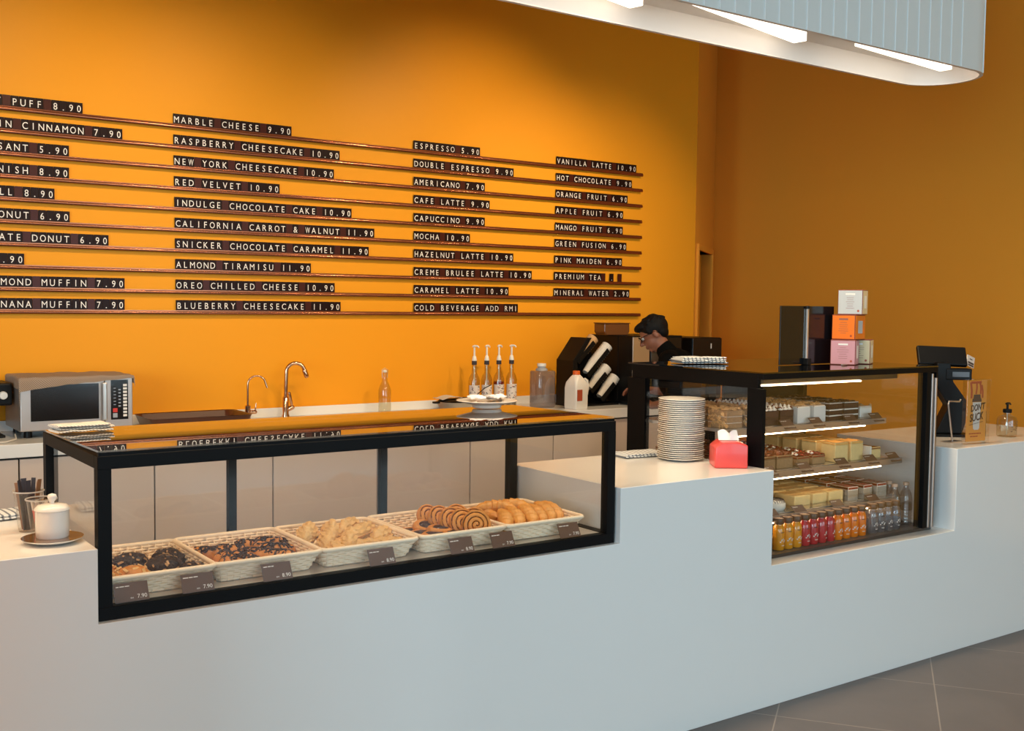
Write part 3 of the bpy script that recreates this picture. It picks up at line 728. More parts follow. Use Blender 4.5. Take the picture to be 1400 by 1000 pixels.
MB().box(w-.05, w-.038, -.004, .02, .016, H-.03).box(w-.032, w-.02, -.012, .02, .016, H-.05).build('door_handle', 'satin_steel', t, bevel=.002)
MB().box(w-.03, w, D-.06, D, .0145, H-.031).build('corner_post', 'black_frame', t)
MB().box(w*.42, w*.42+.05, D-.03, D-.005, .0145, H-.031).build('back_mullion', 'black_frame', t)
MB().box(.018, w-.085, .012, .017, .0145, H-.024).build('front_pane', 'glass', t)
MB().box(.006, .011, .085, D-.12, .0145, H-.062).build('side_pane', 'glass', t)
MB().box(w-.011, w-.006, .06, D-.06, .0145, H-.031).build('side_pane', 'glass', t)
MB().box(.03, w*.42, D-.02, D-.015, .0145, H-.031).build('back_pane', 'glass', t)
MB().box(w*.42+.05, w-.03, D-.02, D-.015, .0145, H-.031).build('back_pane', 'glass', t)
MB().box(.0, w, 0, D, H+.0005, H+.006).build('top_pane', 'fridge_top_glass', t)
MB().box(.025, w-.17, .10, .22, H-.055, H-.026).build('lamp_housing', 'dark_steel', t, bevel=.004)
MB().box(.03, w-.45, .095, .107, H-.0605, H-.0555).build('light_strip', 'led', t)
MB().box(.6, w-.06, D-.05, D-.032, H-.24, H-.032).build('control_panel', 'black_plastic', t)
MB().box(.02, .16, D-.33, D-.14, H-.10, H-.063).box(.06, .12, D-.30, D-.2, H-.13, H-.1).build('fan_unit', 'black_plastic', t, bevel=.006)
SHX0, SHX1 = 3.42, 4.50
SH = [(1.112, .285), (.930, .19), (.745, .17)]
for i, (z, y) in enumerate(SH):
    zz = z-zf; yy = y-FY0
    s_ = MB().box(SHX0-x2, SHX1-x2, yy, D-.06, zz-.014, zz).build('shelf', 'shelf_steel', t, bevel=.001, seg=1)
    MB().box(SHX0-x2, SHX1-x2, yy-.03, yy-.001, zz-.022, zz-.004).box(SHX0-x2, SHX1-x2, yy-.034, yy-.030, zz-.026, zz+.0).build('price_rail', 'satin_steel', s_)
    MB().box(SHX0-x2+.02, SHX1-x2-.16 if i < 2 else SHX1-x2-.12, yy-.034, yy-.026, zz-.0315, zz-.0265).build('light_strip', 'led', s_)
    MB().box(SHX1-x2-.02, SHX1-x2, D-.07, D-.055, zz-.08, zz-.015).box(SHX0-x2, SHX0-x2+.02, D-.07, D-.055, zz-.08, zz-.015).build('bracket', 'black_frame', s_)
# price tags on the shelf rails
n = 0
SHN = ['upper', 'middle', 'lower']
for i, (z, y) in enumerate(SH):
    for j, x in enumerate([(3.60, 3.80, 4.0, 4.25, 4.44), (3.58, 3.81, 4.07, 4.28, 4.45), (3.58, 3.76, 4.02, 4.28)][i]):
        price_tag(x, y-.0415, z-.012, None, '1%d.90' % (j % 2) if i < 2 else '9.90', 'small brown price tag on the %s fridge shelf, %s from the left' % (SHN[i], ORD[j]), .078, .055, 'price tags on the fridge shelves', 42)

# ------------------------------------------------------------------ cakes
def layers(w, d, hs, r=.002):
    mb = MB(); z = 0
    for hgt_, mi in hs:
        mb.box(-w/2, w/2, -d/2, d/2, z, z+hgt_-.0003, mi); z += hgt_
    return mb
def crumble(w, d, z, n, s, seed, mi=0, lift=.5):
    mb = MB(); rr = random.Random(seed)
    for i in range(n):
        mb.M = T(rr.uniform(-w/2, w/2)*.92, rr.uniform(-d/2, d/2)*.92, z+rr.uniform(0, s*lift)) @ RZ(rr.uniform(0, 6)) @ RX(rr.uniform(-.6, .6)) @ RY(rr.uniform(-.6, .6))
        k = s*rr.uniform(.6, 1.3); mb.box(-k, k, -k*.6, k*.6, -k*.25, k*.25, mi)
    mb.M = Matrix.Identity(4); return mb
def cake(kind):
    t = thing(kind[0], 'x', kind[1]); return t
def k_almond():
    t = cake(('almond_cake_slice', 'cake slice')); w, d = .098, .115
    layers(w, d, [(.02, 0), (.006, 1), (.022, 0), (.006, 1), (.024, 0)]).build('sponge', ['crumb', 'cream'], t, bevel=.002)
    crumble(w, d, .08, 70, .010, 3).build('almond_flakes', 'almond_top', t); 
    crumble(d, .078, 0, 40, .009, 5).build('almond_flakes', 'almond_top', t).matrix_local = T(-w/2-.001, 0, .04) @ RZ(PI/2) @ RX(PI/2)
    mb = MB()
    MB().prism(rect(0, 0, w*.7, d*.7, .02), .0745, .080).build('topping_layer', 'almond_top', t); return t
def k_kiss():
    t = cake(('chocolate_cream_slice', 'cake slice')); w, d = .085, .11
    layers(w, d, [(.03, 0), (.004, 1), (.03, 0)]).build('sponge', ['choc_cake', 'choc_cake'], t, bevel=.002)
    mb = MB(); 
    for i in range(3):
        for j in range(4):
            mb.lathe([(.0125, .064), (.013, .069), (.009, .077), (.004, .085), (0, .088)], 10, c=((i-1)*.027, (j-1.5)*.026, 0))
    mb.build('cream_kisses', 'cream', t, smooth=60)
    crumble(w, d, .069, 24, .008, 9, lift=1.2).build('chocolate_pieces', 'pecan', t); return t
def k_wrap():
    t = cake(('wrapped_cake_slice', 'cake slice')); w, d = .085, .12
    layers(w, d, [(.03, 0), (.005, 1), (.03, 0), (.012, 1)]).build('sponge', ['crumb', 'cream'], t, bevel=.002)
    MB().box(-w/2-.002, w/2+.002, -d/2-.002, -d/2-.001, .0, .07).box(-w/2-.002, -w/2-.001, -d/2-.001, d/2, 0, .07).box(w/2+.001, w/2+.002, -d/2-.001, d/2, 0, .07).build('paper_wrap', 'wrap', t)
    crumble(w, d, .079, 40, .008, 12).build('almond_flakes', 'almond_top', t); return t
def k_choc():
    t = cake(('chocolate_layer_slice', 'cake slice')); w, d = .105, .11
    layers(w, d, [(.016, 0), (.009, 1), (.018, 0), (.009, 1), (.024, 0), (.006, 1)]).build('sponge', ['choc_cake', 'cream'], t, bevel=.0015)
    mb = MB()
    for i in range(3):
        for j in range(3): mb.box(-.045+i*.034, -.028+i*.034, -.045+j*.034, -.025+j*.034, .0825, .087)
    mb.build('chocolate_squares', 'choc', t, bevel=.002); return t
def k_pale():
    t = cake(('pale_cake_slice', 'cake slice')); w, d = .085, .10
    layers(w, d, [(.048, 0), (.008, 1)]).build('sponge', ['cream', 'butter_top'], t, bevel=.003)
    crumble(w, d, .057, 16, .007, 15).build('nut_topping', 'almond_top', t); return t
def k_pecan():
    t = cake(('pecan_cake_slice', 'cake slice')); w, d = .10, .12
    layers(w, d, [(.045, 0), (.014, 1)]).build('sponge', ['crumb', 'pecan'], t, bevel=.004)
    mb = crumble(w, d, .062, 40, .010, 21); mb.build('pecan_topping', 'pecan', t); return t
def k_red():
    t = cake(('berry_bar', 'cake bar')); w, d = .085, .11
    layers(w, d, [(.03, 0), (.012, 1)]).build('base', ['crumb', 'berry_red'], t, bevel=.003)
    crumble(w, d, .044, 22, .010, 25).build('topping_shards', 'berry_red', t)
    crumble(w, d, .048, 5, .010, 28).build('white_shards', 'cream', t); return t
def k_butter():
    t = cake(('butter_cake_slice', 'cake slice')); w, d = .088, .085
    layers(w, d, [(.078, 0), (.012, 1)]).build('sponge', ['butter_cake', 'butter_top'], t, bevel=.003)
    mb = MB()
    mb.surf(lambda u, v: ((u-.5)*w*.98, (v-.5)*d*.98, .0915+.004*nz((u*3, v*3, 0), 1.3, 4)), 12, 12)
    mb.build('golden_crust', 'butter_top', t, smooth=60); return t
def k_brown():
    t = cake(('coffee_cake_slice', 'cake slice')); w, d = .085, .12
    layers(w, d, [(.04, 0), (.012, 1)]).build('sponge', ['butter_cake', 'pecan'], t, bevel=.003)
    MB().box(-w/2-.001, -w/2+.012, -d/2-.001, d/2, .0, .058).build('paper_wrap', 'cream', t); return t
def k_cheese():
    t = cake(('cheesecake_slice', 'cake slice')); w, d = .10, .12
    mb = MB().prism([(-w/2, -d/2), (w/2, -d/2), (w/2, d/2), (-w/2, d/2)], .0125, .058); mb.build('filling', 'butter_cake', t, bevel=.004)
    MB().box(-w/2+.001, w/2-.001, -d/2+.001, d/2-.001, 0, .012).build('biscuit_base', 'flaky', t)
    mb = MB()
    for i in range(7): mb.tube([(-.04+i*.012+.004*sin(q*.9), -.05+q*.01, .0592) for q in range(11)], .0016, 5)
    mb.build('cream_lines', 'flaky', t, smooth=60); return t
def k_mousse():
    t = cake(('striped_mousse_cake', 'mousse cake'))
    MB().lathe([(.0, 0), (.045, 0), (.052, .012), (.052, .03), (.044, .044), (.025, .05), (0, .051)], 28, sx=1.1).build('mousse', 'cream', t, smooth=70)
    mb = MB()
    for q in range(-4, 5):
        x = q*.0105; yy = math.sqrt(max(.05**2-(x*.95)**2, 1e-6)); pts = []
        for i in range(15):
            y = yy*(-1+2*i/14); rr_ = math.hypot(x/1.1, y); z = .051-.0005 if rr_ < .01 else (.0515-(rr_-.01)**2*4.1 if rr_ < .044 else .0445-(rr_-.044)*1.75)
            pts.append((x, y, z))
        mb.tube(pts, .0013, 5)
    mb.build('chocolate_lines', 'choc', t, smooth=60); return t
def k_layer():
    t = cake(('white_layer_slice', 'cake slice')); w, d = .068, .11
    layers(w, d, [(.022, 0), (.004, 1), (.026, 0), (.014, 1)]).build('sponge', ['cream', 'berry_red'], t, bevel=.002)
    MB().box(-w/2-.001, -w/2, -d/2, d/2, .0, .068).box(w/2, w/2+.001, -d/2, d/2, 0, .068).box(-w/2, w/2, -d/2-.0015, -d/2-.0005, 0, .05).build('clear_collar', 'clear_plastic', t); return t
def rows(fn, xs, y0, dy, ny, z, what, group, jit=.06):
    first = None
    for j in range(ny):
        for i, x in enumerate(xs):
            cn = ['left', 'right'][i] if len(xs) == 2 else (['left', 'middle', 'right'][i] if len(xs) == 3 else (['far left', 'left', 'right', 'far right'][i] if len(xs) == 4 else ''))
            rn = ['front row', 'second row', 'third row', 'back row'][j]
            lab = '%s, %s%s' % (what, rn, ', '+cn+' column' if cn else '')
            a = random.uniform(-jit, jit)
            if first is None:
                first = fn(); first.location = (x, y0, z); first.rotation_euler = (0, 0, a); first['label'] = lab; first['group'] = group
            else: dup(first, (x, y0+dy*j, z), a, lab, group)
z = SH[0][0]+.0008; y = SH[0][1]
rows(k_almond, (3.50, 3.63), y+.075, .14, 3, z, 'almond covered cake slice on the upper fridge shelf', 'almond cake slices')
rows(k_kiss, (3.745, 3.845), y+.075, .13, 3, z, 'chocolate slice with cream kisses on the upper fridge shelf', 'cream kiss slices')
rows(k_wrap, (3.955, 4.065), y+.08, .14, 3, z, 'paper wrapped slice on the upper fridge shelf', 'wrapped slices')
rows(k_choc, (4.19, 4.31), y+.08, .135, 3, z, 'chocolate layer slice on the upper fridge shelf', 'chocolate layer slices')
rows(k_pale, (4.43,), y+.08, .13, 3, z, 'pale slice at the right of the upper fridge shelf', 'pale slices')
z = SH[1][0]+.0008; y = SH[1][1]
rows(k_pecan, (3.50, 3.615, 3.73), y+.08, .14, 4, z, 'pecan topped slice on the middle fridge shelf', 'pecan slices')
rows(k_red, (3.86, 3.97), y+.085, .135, 4, z, 'red brown bar on the middle fridge shelf', 'red brown bars')
rows(k_butter, (4.115, 4.225), y+.06, .115, 4, z, 'yellow butter cake slice on the middle fridge shelf', 'butter cake slices')
rows(k_brown, (4.365,), y+.08, .14, 3, z, 'brown topped slice at the right of the middle fridge shelf', 'brown topped slices')
z = SH[2][0]+.0008; y = SH[2][1]
rows(k_mousse, (3.56, 3.69), y+.07, .125, 2, z, 'round white mousse cake with dark stripes on the lower fridge shelf', 'striped mousse cakes')
rows(k_cheese, (3.52, 3.64), y+.34, .14, 2, z, 'pale cheesecake slice behind the striped mousse cakes', 'cheesecake slices behind the mousse cakes')
rows(k_cheese, (3.83, 3.945, 4.06), y+.08, .14, 4, z, 'pale cheesecake slice on the lower fridge shelf', 'cheesecake slices')
rows(k_layer, (4.185, 4.29, 4.40), y+.075, .125, 4, z, 'white slice with red top on the lower fridge shelf', 'red topped slices')

# ------------------------------------------------------------------ bottles in the fridge
def bottle_parts(t, juice, cap_m):
    MB().lathe([(0, 0), (.022, 0), (.0255, .004), (.0255, .088), (.022, .100), (.0175, .107), (.0175, .112)], 24).build('bottle_body', juice, t, smooth=45)
    MB().lathe([(.0215, .1125), (.0225, .114), (.0225, .134), (.021, .136), (0, .1362)], 24, mis=[0, 0, 0, 1]).build('cap', [cap_m, 'cap_top'], t, smooth=45)
    mb = MB(); R = .0259
    for q in range(5):
        a = -PI/2+(-.5+q*.25); z = .035+.006*((q*7) % 3)
        mb.M = T(R*cos(a), R*sin(a), z) @ RZ(a+PI/2); mb.box(-.0028, .0028, -.0006, .0002, 0, .005+.003*(q % 2))
    for q in range(3):
        a = -PI/2+(-.2+q*.2); mb.M = T(R*cos(a), R*sin(a), .020) @ RZ(a+PI/2); mb.box(-.002, .002, -.0006, .0002, 0, .0035)
    mb.build('white_print', 'label_white', t)
    mb = MB()
    for q in range(4):
        a = -PI/2+(-.4+q*.16); mb.M = T(R*cos(a), R*sin(a), .076) @ RZ(a+PI/2); mb.box(-.0018, .0018, -.0006, .0002, 0, .003)
    mb.build('dark_print', 'print_dark', t)
FZ = zf+.0165
def run(juice, word, xs, y, group, cat='juice bottle'):
    f = None
    for i, x in enumerate(xs):
        pos = ORD[i]+' from the left' if i < len(xs)-1 else 'last on the right'
        lab = '%s bottle on the fridge floor, %s of its colour' % (word, pos)
        if f is None:
            f = thing('juice_bottle', lab, cat, (x, y, FZ), 0, group); bottle_parts(f, juice, 'bottle_cap')
        else: dup(f, (x, y, FZ), random.uniform(-.5, .5), lab)
X0 = 3.585; P_ = .0557
run('juice_yellow', 'yellow juice', [X0+P_*i for i in range(3)], .115, 'yellow juice bottles')
run('juice_red', 'red juice', [X0+P_*i for i in range(3, 7)], .115, 'red juice bottles')
run('juice_orange', 'orange juice', [X0+P_*i for i in range(7, 11)], .115, 'orange juice bottles')
run('smoke_plastic', 'grey clear', [4.228+P_*i for i in range(4)], .115, 'clear drink bottles')
f = None
for i, (x, y) in enumerate(((4.455, .16), (4.50, .225), (4.545, .16))):
    lab = 'clear water bottle at the right end of the fridge floor, %s' % ['leftmost', 'behind the other two', 'rightmost'][i]
    if f is None:
        f = thing('water_bottle', lab, 'water bottle', (x, y, FZ), 0, 'water bottles in the fridge')
        pr = [(0, .004), (.026, 0), (.0305, .006)]
        for q in range(6): z0 = .015+q*.016; pr += [(.0305, z0), (.0285, z0+.005), (.0305, z0+.010)]
        pr += [(.0305, .125), (.026, .150), (.016, .170), (.0125, .178), (.0125, .188)]
        MB().lathe(pr, 26).build('bottle_body', 'water_plastic', f, smooth=50)
        MB().lathe([(.0145, .1885), (.0145, .203), (0, .204)], 20).build('cap', 'cap_top', f, smooth=40)
        MB().lathe([(.0308, .07), (.0308, .105)], 26).build('paper_label', 'water_plastic', f, smooth=40)
    else: dup(f, (x, y, FZ), .5*i, lab)

# ------------------------------------------------------------------ cloth helpers
def folded_towel(t, w, d, mats, layers_=4, th=.006, seed=0, part='cloth_fold'):
    for k in range(layers_):
        mb = MB(); sh = .006*((k*37+seed) % 3-1)
        def F(u, v, k=k, sh=sh, top=1):
            x = (u-.5)*w*(1-.02*k)+sh; y = (v-.5)*d*(1-.03*k)+sh*.5
            return (x, y, th*(k+top)*(1+.12*nz((u*3, v*2, k), 1, seed))+.003*nz((u*4, v*3, k*3), 1, seed+2))
        n, m = 26, 14
        def G(u, v):
            # closed slab: wrap section around
            a = 2*PI*v; c, s_ = cos(a), sin(a)
            y = d/2*(1-.03*k)*(abs(c)**.35)*(1 if c > 0 else -1)+sh*.5
            x = (u-.5)*w*(1-.02*k)+sh
            z = th*(k+.5)+th*.47*(abs(s_)**.5)*(1 if s_ > 0 else -1)+.35*th*nz((u*5, y*14, k), 1, seed)+.35*th
            return (x, y, max(z, .0005))
        mb.surf(lambda u, v: G(v, u), 28, n, closed_u=True)
        N_ = 28; mb.f.append(tuple(range(N_))[::-1]); mb.f.append(tuple((n-1)*N_+q for q in range(N_))); mb.mi += [0, 0]
        mb.build(part, mats, t, smooth=60)
t = thing('folded_towel', 'folded cream waffle towel on the left back corner of the pastry case', 'towel', (.835, .525, TOPZ), .1)
folded_towel(t, .165, .10, 'waffle_cream', 3, .0075, 1)
t = thing('folded_towel', 'folded grey checked towel on top of the cake fridge', 'towel', (3.63, .66, zft+.0068), -.35)
folded_towel(t, .23, .14, 'check_blue', 4, .0075, 2)
t = thing('folded_towel', 'folded grey towel lying behind the stack of plates', 'towel', (3.20, .585, h+.0006), -.1)
folded_towel(t, .22, .13, 'check_blue', 2, .007, 3)
t = thing('folded_towel', 'folded blue and white towel on the counter behind the straw cups', 'towel', (.56, .55, h+.0006), .1)
folded_towel(t, .26, .12, 'check_blue', 2, .008, 4)

# ------------------------------------------------------------------ left counter: sugar jar, straw cups
t = thing('saucer', 'brown saucer with a white rim under the sugar jar', 'saucer', (.663, .128, h+.0005))
MB().lathe([(0, .003), (.035, .0), (.05, .002), (.078, .012), (.080, .0145)], 40).build('white_underside', 'white_ceramic', t, smooth=60)
MB().lathe([(.0795, .0152), (.050, .0055), (.036, .004), (0, .0042)], 40).build('brown_top', 'saucer_brown', t, smooth=60)
t = thing('sugar_jar', 'round white lidded ceramic jar standing on a brown saucer', 'sugar jar', (.663, .128, h+.0055))
MB().lathe([(0, 0), (.030, 0), (.038, .004), (.0425, .014), (.0435, .04), (.0435, .083)], 40).build('pot', 'white_ceramic', t, smooth=50)
l = MB().lathe([(.0445, .0835), (.0465, .085), (.0455, .090), (.036, .098), (.015, .1015), (0, .102)], 40).build('lid', 'white_ceramic', t, smooth=50)
MB().lathe([(.006, .1022), (.0055, .106), (.010, .112), (.0125, .119), (.010, .126), (0, .129)], 24).build('knob', 'white_ceramic', l, smooth=60)
def plastic_cup(label, loc, hgt_=.115, r0=.026, r1=.040):
    t = thing('plastic_cup', label, 'cup', loc, 0, 'clear cups beside the sugar jar')
    MB().lathe([(0, .002), (r0, 0), (r1-.001, hgt_-.004), (r1+.001, hgt_)], 32).build('cup_wall', 'clear_plastic', t, smooth=40)
    MB().tube([((r1+.001)*cos(a*PI/16), (r1+.001)*sin(a*PI/16), hgt_) for a in range(32)], .0022, 6, 0, True).build('rim', 'milky', t, smooth=60)
    return t
plastic_cup('clear plastic cup of dark sachets, behind the sugar jar', (.640, .315, h+.0005))
plastic_cup('clear plastic cup of red sugar sticks, between the jar and the other cup', (.655, .223, h+.0005), .105)
rr = random.Random(5)
for i in range(7):
    a = i*.9; t_ = MB(); b = Vector((.640+.012*cos(a), .315+.012*sin(a), h+.006)); tp = Vector((.640+.030*cos(a), .315+.030*sin(a), h+.135+.012*rr.random()))
    mb = MB(); d = (tp-b); mb.M = d.to_track_quat('Z', 'Y').to_matrix().to_4x4() @ RZ(rr.uniform(0, 3)); mb.box(-.007, .007, -.0012, .0012, 0, d.length); mb.box(-.0075, .0075, -.0006, .0006, d.length, d.length+.004)
    tag(mb.build('sachet', ['print_dark' if i % 3 else 'stick_brown'], None, b), '%s sachet standing in the rear clear cup, number %s clockwise' % ('black' if i % 3 else 'brown', ORD[i]), 'sachet', 'sachets in the rear cup')
for i in range(6):
    a = i*1.05+.3; b = Vector((.655+.010*cos(a), .223+.010*sin(a), h+.006)); tp = Vector((.655+.024*cos(a+.5), .223+.024*sin(a+.5), h+.10))
    mb = MB(); d = (tp-b); mb.M = d.to_track_quat('Z', 'Y').to_matrix().to_4x4() @ RZ(a)
    mb.box(-.005, .005, -.0015, .0015, 0, .018, 1); mb.box(-.005, .005, -.0015, .0015, .018, .07, 0); mb.box(-.005, .005, -.0015, .0015, .07, d.length, 1)
    tag(mb.build('sugar_stick', ['packet_red', 'packet_white'], None, b), 'red and white sugar stick in the front clear cup, %s around the ring' % ORD[i], 'sugar stick', 'sugar sticks')

# ------------------------------------------------------------------ plates, tissue box
PX, PY = 3.275, .40
pm = MB().lathe([(0, .002), (.055, 0), (.062, .0015), (.098, .0105), (.1005, .0125), (.0985, .0138), (.062, .0055), (.052, .0045), (0, .0048)], 48).mesh('side_plate', ['white_ceramic'], 50)
NP = 30; rr = random.Random(3)
for i in range(NP):
    o = link('side_plate', pm, None, (PX+rr.uniform(-.002, .002), PY+rr.uniform(-.002, .002), h+.0006+i*.00872), rr.uniform(0, 3))
    k = NP-1-i
    lab = 'topmost white plate of the tall stack on the counter' if k == 0 else ('bottom white plate of the tall stack on the counter' if i == 0 else ('white plate in the tall stack, %s from the top' % ORD[k] if k < 15 else 'white plate in the tall stack, %s from the bottom' % ORD[i]))
    tag(o, lab, 'plate', 'plates in the tall stack')
t = thing('tissue_box', 'coral red tissue box beside the stack of plates', 'tissue box', (3.312, .158, h+.0006), -.62)
bw, bd, bh = .135, .135, .095
mb = MB(); mb.prism([(-bd/2, 0), (bd/2, 0), (bd/2, bh), (bd*.18, bh+.012), (-bd/2+.03, bh+.012), (-bd/2, bh-.012)], -bw/2, bw/2, 'y')
mb.M = Matrix.Identity(4); mb.build('box_shell', 'tissue_red', t, bevel=.006, seg=3, smooth=40)
MB().prism(rect(0.0, 0, .07, .03, .014), bh+.0122, bh+.013, 'z').build('slot', 'box_edge', t)
mb = MB(); mb.surf(lambda u, v: ((u-.5)*.085+.01*v*sin(u*6), .018*sin(u*7)*v+(v*.02), bh+.013+.035*v+.006*sin(u*9)*v), 20, 8)
mb.build('tissue', 'tissue', t, smooth=60, solid=.0008)

# white plate with folded tongs and cups, on top of the pastry case
t = thing('serving_plate', 'white footed serving plate on top of the pastry case', 'plate', (2.375, .565, TOPZ))
MB().lathe([(0, .006), (.05, 0), (.056, .001), (.06, .012), (.118, .026), (.121, .029), (.118, .0305), (.058, .017), (0, .016)], 48).build('plate_body', 'white_ceramic', t, smooth=50)
t = thing('serving_tongs', 'steel serving tongs lying on the serving plate', 'tongs', (2.375, .565, TOPZ+.0235), .5)
for s in (-1, 1):
    MB().tube([(-.10, .004*s, .004), (-.05, .016*s, .008), (.02, .024*s, .008), (.07, .018*s, .006), (.095, .014*s, .004)], [.004, .005, .006, .008, .007], 8, flat=.35).build('tong_arm', 'steel', t, smooth=60)
MB().cap((-.10, -.006, .004), (-.10, .006, .004), .005, .005).build('hinge', 'steel', t, smooth=60)
for i, (dx, dy, a) in enumerate(((-.02, .045, 1.2), (.05, .02, .4))):
    t = thing('folded_napkin', ['crumpled white napkin at the back of the serving plate', 'rolled white napkin at the right of the serving plate'][i], 'napkin', (2.375+dx, .565+dy, TOPZ+.028), a)
    mb = MB(); mb.surf(lambda u, v: (.045*(u-.5)*2*(1-.2*v), .03*(v-.5)*2, .010+.010*abs(sin(u*7+i))*(1-abs(v-.5))+.004*nz((u*4, v*4, i), 1, 2)), 24, 12)
    mb.build('cloth', 'tissue', t, smooth=60, solid=.004)

# ------------------------------------------------------------------ top of the cake fridge: menu board and tea boxes
FT = zft+.0068
t = thing('upright_board', 'black upright board with a silver spine on top of the cake fridge', 'board', (4.07, .385, FT), .02)
MB().box(-.195, .195, .004, .010, .002, .275).build('panel', 'black_gloss', t, bevel=.001)
MB().box(-.0165, -.0035, -.006, .003, .03, .262).build('spine', 'steel', t, bevel=.001)
MB().lathe([(.012, .263), (.012, .275), (0, .277)], 16, c=(-.01, 0, 0)).box(-.024, .004, -.02, .02, 0, .03).build('spine_end', 'black_plastic', t, bevel=.002)
def tea_box(label, loc, rz, front, side, seed):
    t = thing('tea_box', label, 'tea box', loc, rz, 'tea boxes on the fridge')
    s, hh = .115, .118
    MB().box(-s/2, s/2, -s/2, s/2, 0, hh).build('carton', 'box_edge', t, bevel=.002)
    MB().box(-s/2+.003, s/2-.003, -s/2-.001, -s/2, .004, hh-.004).build('front_face', front, t)
    MB().box(s/2, s/2+.001, -s/2+.003, s/2-.003, .004, hh-.004).build('side_face', side, t)
    mb = MB(); rr = random.Random(seed)
    for q in range(6): wd = rr.uniform(.012, .03); mb.box(-wd, wd, -s/2-.0016, -s/2-.0011, .08-q*.010, .0815-q*.010)
    mb.build('printed_lines', 'box_text', t)
    MB().box(-.022, .022, -s/2-.0016, -s/2-.0011, .093, .101).build('name_strip', 'letter' if front != 'box_orange' else 'box_text', t)
    mb = MB(); mb.M = T(.038, -s/2-.0011, .018) @ RX(PI/2); mb.lathe([(.0055, 0), (.0055, .0005)], 16); mb.build('round_seal', 'print_red', t)
    MB().box(s/2+.0011, s/2+.0016, -.025, .025, .03, .09).build('side_label', 'box_silver' if front == 'box_orange' else 'cream', t)
tea_box('pink tea box at the bottom left of the box stack on the fridge', (4.265, .325, FT), -1.05, 'box_pink', 'box_pink', 1)
tea_box('cream tea box at the bottom right of the box stack on the fridge', (4.405, .347, FT), -1.05, 'box_cream', 'box_cream', 2)
tea_box('orange tea box in the middle of the box stack on the fridge', (4.295, .33, FT+.1185), -1.32, 'box_orange', 'box_orange', 3)
tea_box('silver tea box on top of the box stack on the fridge', (4.315, .325, FT+.237), -1.12, 'box_silver', 'box_cream', 4)
tag(MB().cap((0, 0, .004), (.055, .0, .004), .0035, .0015, 8).build('pen', 'satin_steel', None, (4.15, .25, FT), .2, smooth=50), 'short pen beside the pink tea box on the fridge', 'pen')

# ------------------------------------------------------------------ right counter: till, sign, sanitiser
HC = h+.0006
t = thing('till_screen', 'black angled till screen on the right counter behind the acrylic sign', 'till', (5.13, .33, HC), -.7)
MB().prism(rect(0, 0, .20, .16, .02), 0, .014).build('foot', 'black_plastic', t, bevel=.003)
mb = MB(); mb.prism([(-.075, .0), (.06, .0), (.105, .14), (.01, .27), (-.01, .37), (-.075, .37), (-.085, .26), (-.01, .145)], -.055, .055, 'y')
mb.M = Matrix.Identity(4); o = mb.build('neck', 'black_plastic', t, bevel=.006, loc=(0, 0, .0145))
mb = MB(); mb.M = T(-.03, .01, .375) @ RY(.03) @ RX(-.55); mb.box(-.125, .125, -.014, .014, -.01, .10); mb.build('screen', 'black_plastic', t, bevel=.006)
mb = MB(); mb.M = T(.03, -.03, .325); mb.box(-.06, .07, -.03, .05, -.03, .03); mb.build('card_reader', 'black_plastic', t, bevel=.006)
MB().box(.0, .085, -.063, -.0605, .312, .338).build('reader_window', 'dark_steel', t)
t = thing('wire_stand', 'bent silver wire bracket standing beside the acrylic sign', 'wire stand', (4.93, .15, HC), 0)
MB().tube([(-.075, .0, .19), (-.07, 0, .205), (.02, 0, .20), (.03, 0, .21)], .004, 8).tube([(-.075, 0, .19), (-.06, 0, .13), (-.03, 0, .006)], .004, 8).build('wire', 'steel', t, smooth=60)
MB().box(-.09, .03, -.02, .03, 0, .004).build('foot_plate', 'steel', t)
t = thing('acrylic_sign', 'clear acrylic block sign reading DON\'T SUCK on the right counter', 'sign', (4.945, .055, HC), -.12)
MB().box(-.085, .085, -.014, .014, 0, .318).build('acrylic_block', 'acrylic', t, bevel=.002)
mb = MB().box(-.071, .071, -.002, .002, .012, .31); ps = mb.build('poster', 'poster_orange', t)
mb = MB(); mb.prism([(-.030, .205), (-.022, .075), (-.014, .068), (.014, .068), (.022, .075), (.030, .205)], -.0032, -.0022, 'y')
mb.build('paper_cup_picture', 'cup_grey', ps)
mb = MB(); mb.prism([(-.034, .207), (.034, .207), (.031, .222), (.026, .224), (.023, .243), (-.023, .243), (-.026, .224), (-.031, .222)], -.0036, -.0022, 'y'); mb.build('cup_lid_picture', 'print_dark', ps)
mb = MB()
for (a, b, r_) in (((-.048, .305), (-.040, .225), .007), ((-.005, .305), (-.008, .245), .006), ((.02, .30), (.025, .245), .006), ((.033, .29), (.040, .225), .006), ((-.045, .303), (.03, .303), .006)):
    mb.tube([(a[0], -.0026, a[1]), ((a[0]+b[0])/2+.004, -.0026, (a[1]+b[1])/2), (b[0], -.0026, b[1])], r_, 8, flat=.08, up=(0, 1, 0))
mb.build('hand_picture', 'poster_red', ps)
mb = MB()
sk = Matrix.Identity(4); sk[0][1] = .22
for tx, zz, xx, sz in (("DON'T", .158, -.044, .045), ('SUCK', .108, -.050, .053)):
    for ox, oz in ((0, 0), (.0009, .0006), (-.0008, .0008), (.0006, -.0009)): mb.text(tx, T(xx+ox, -.0042, zz+oz) @ RX(PI/2) @ RZ(.13) @ sk, sz, 0, 'LEFT', .72)
mb.tube([(-.052, -.0042, .093), (.045, -.0042, .108)], .0022, 6, flat=.3)
mb.text('Love that glass not', T(0, -.0042, .046) @ RX(PI/2), .0135, 0, 'CENTER') if False else None
mb.build('lettering', 'print_dark', ps)
mb = MB()
rr = random.Random(9)
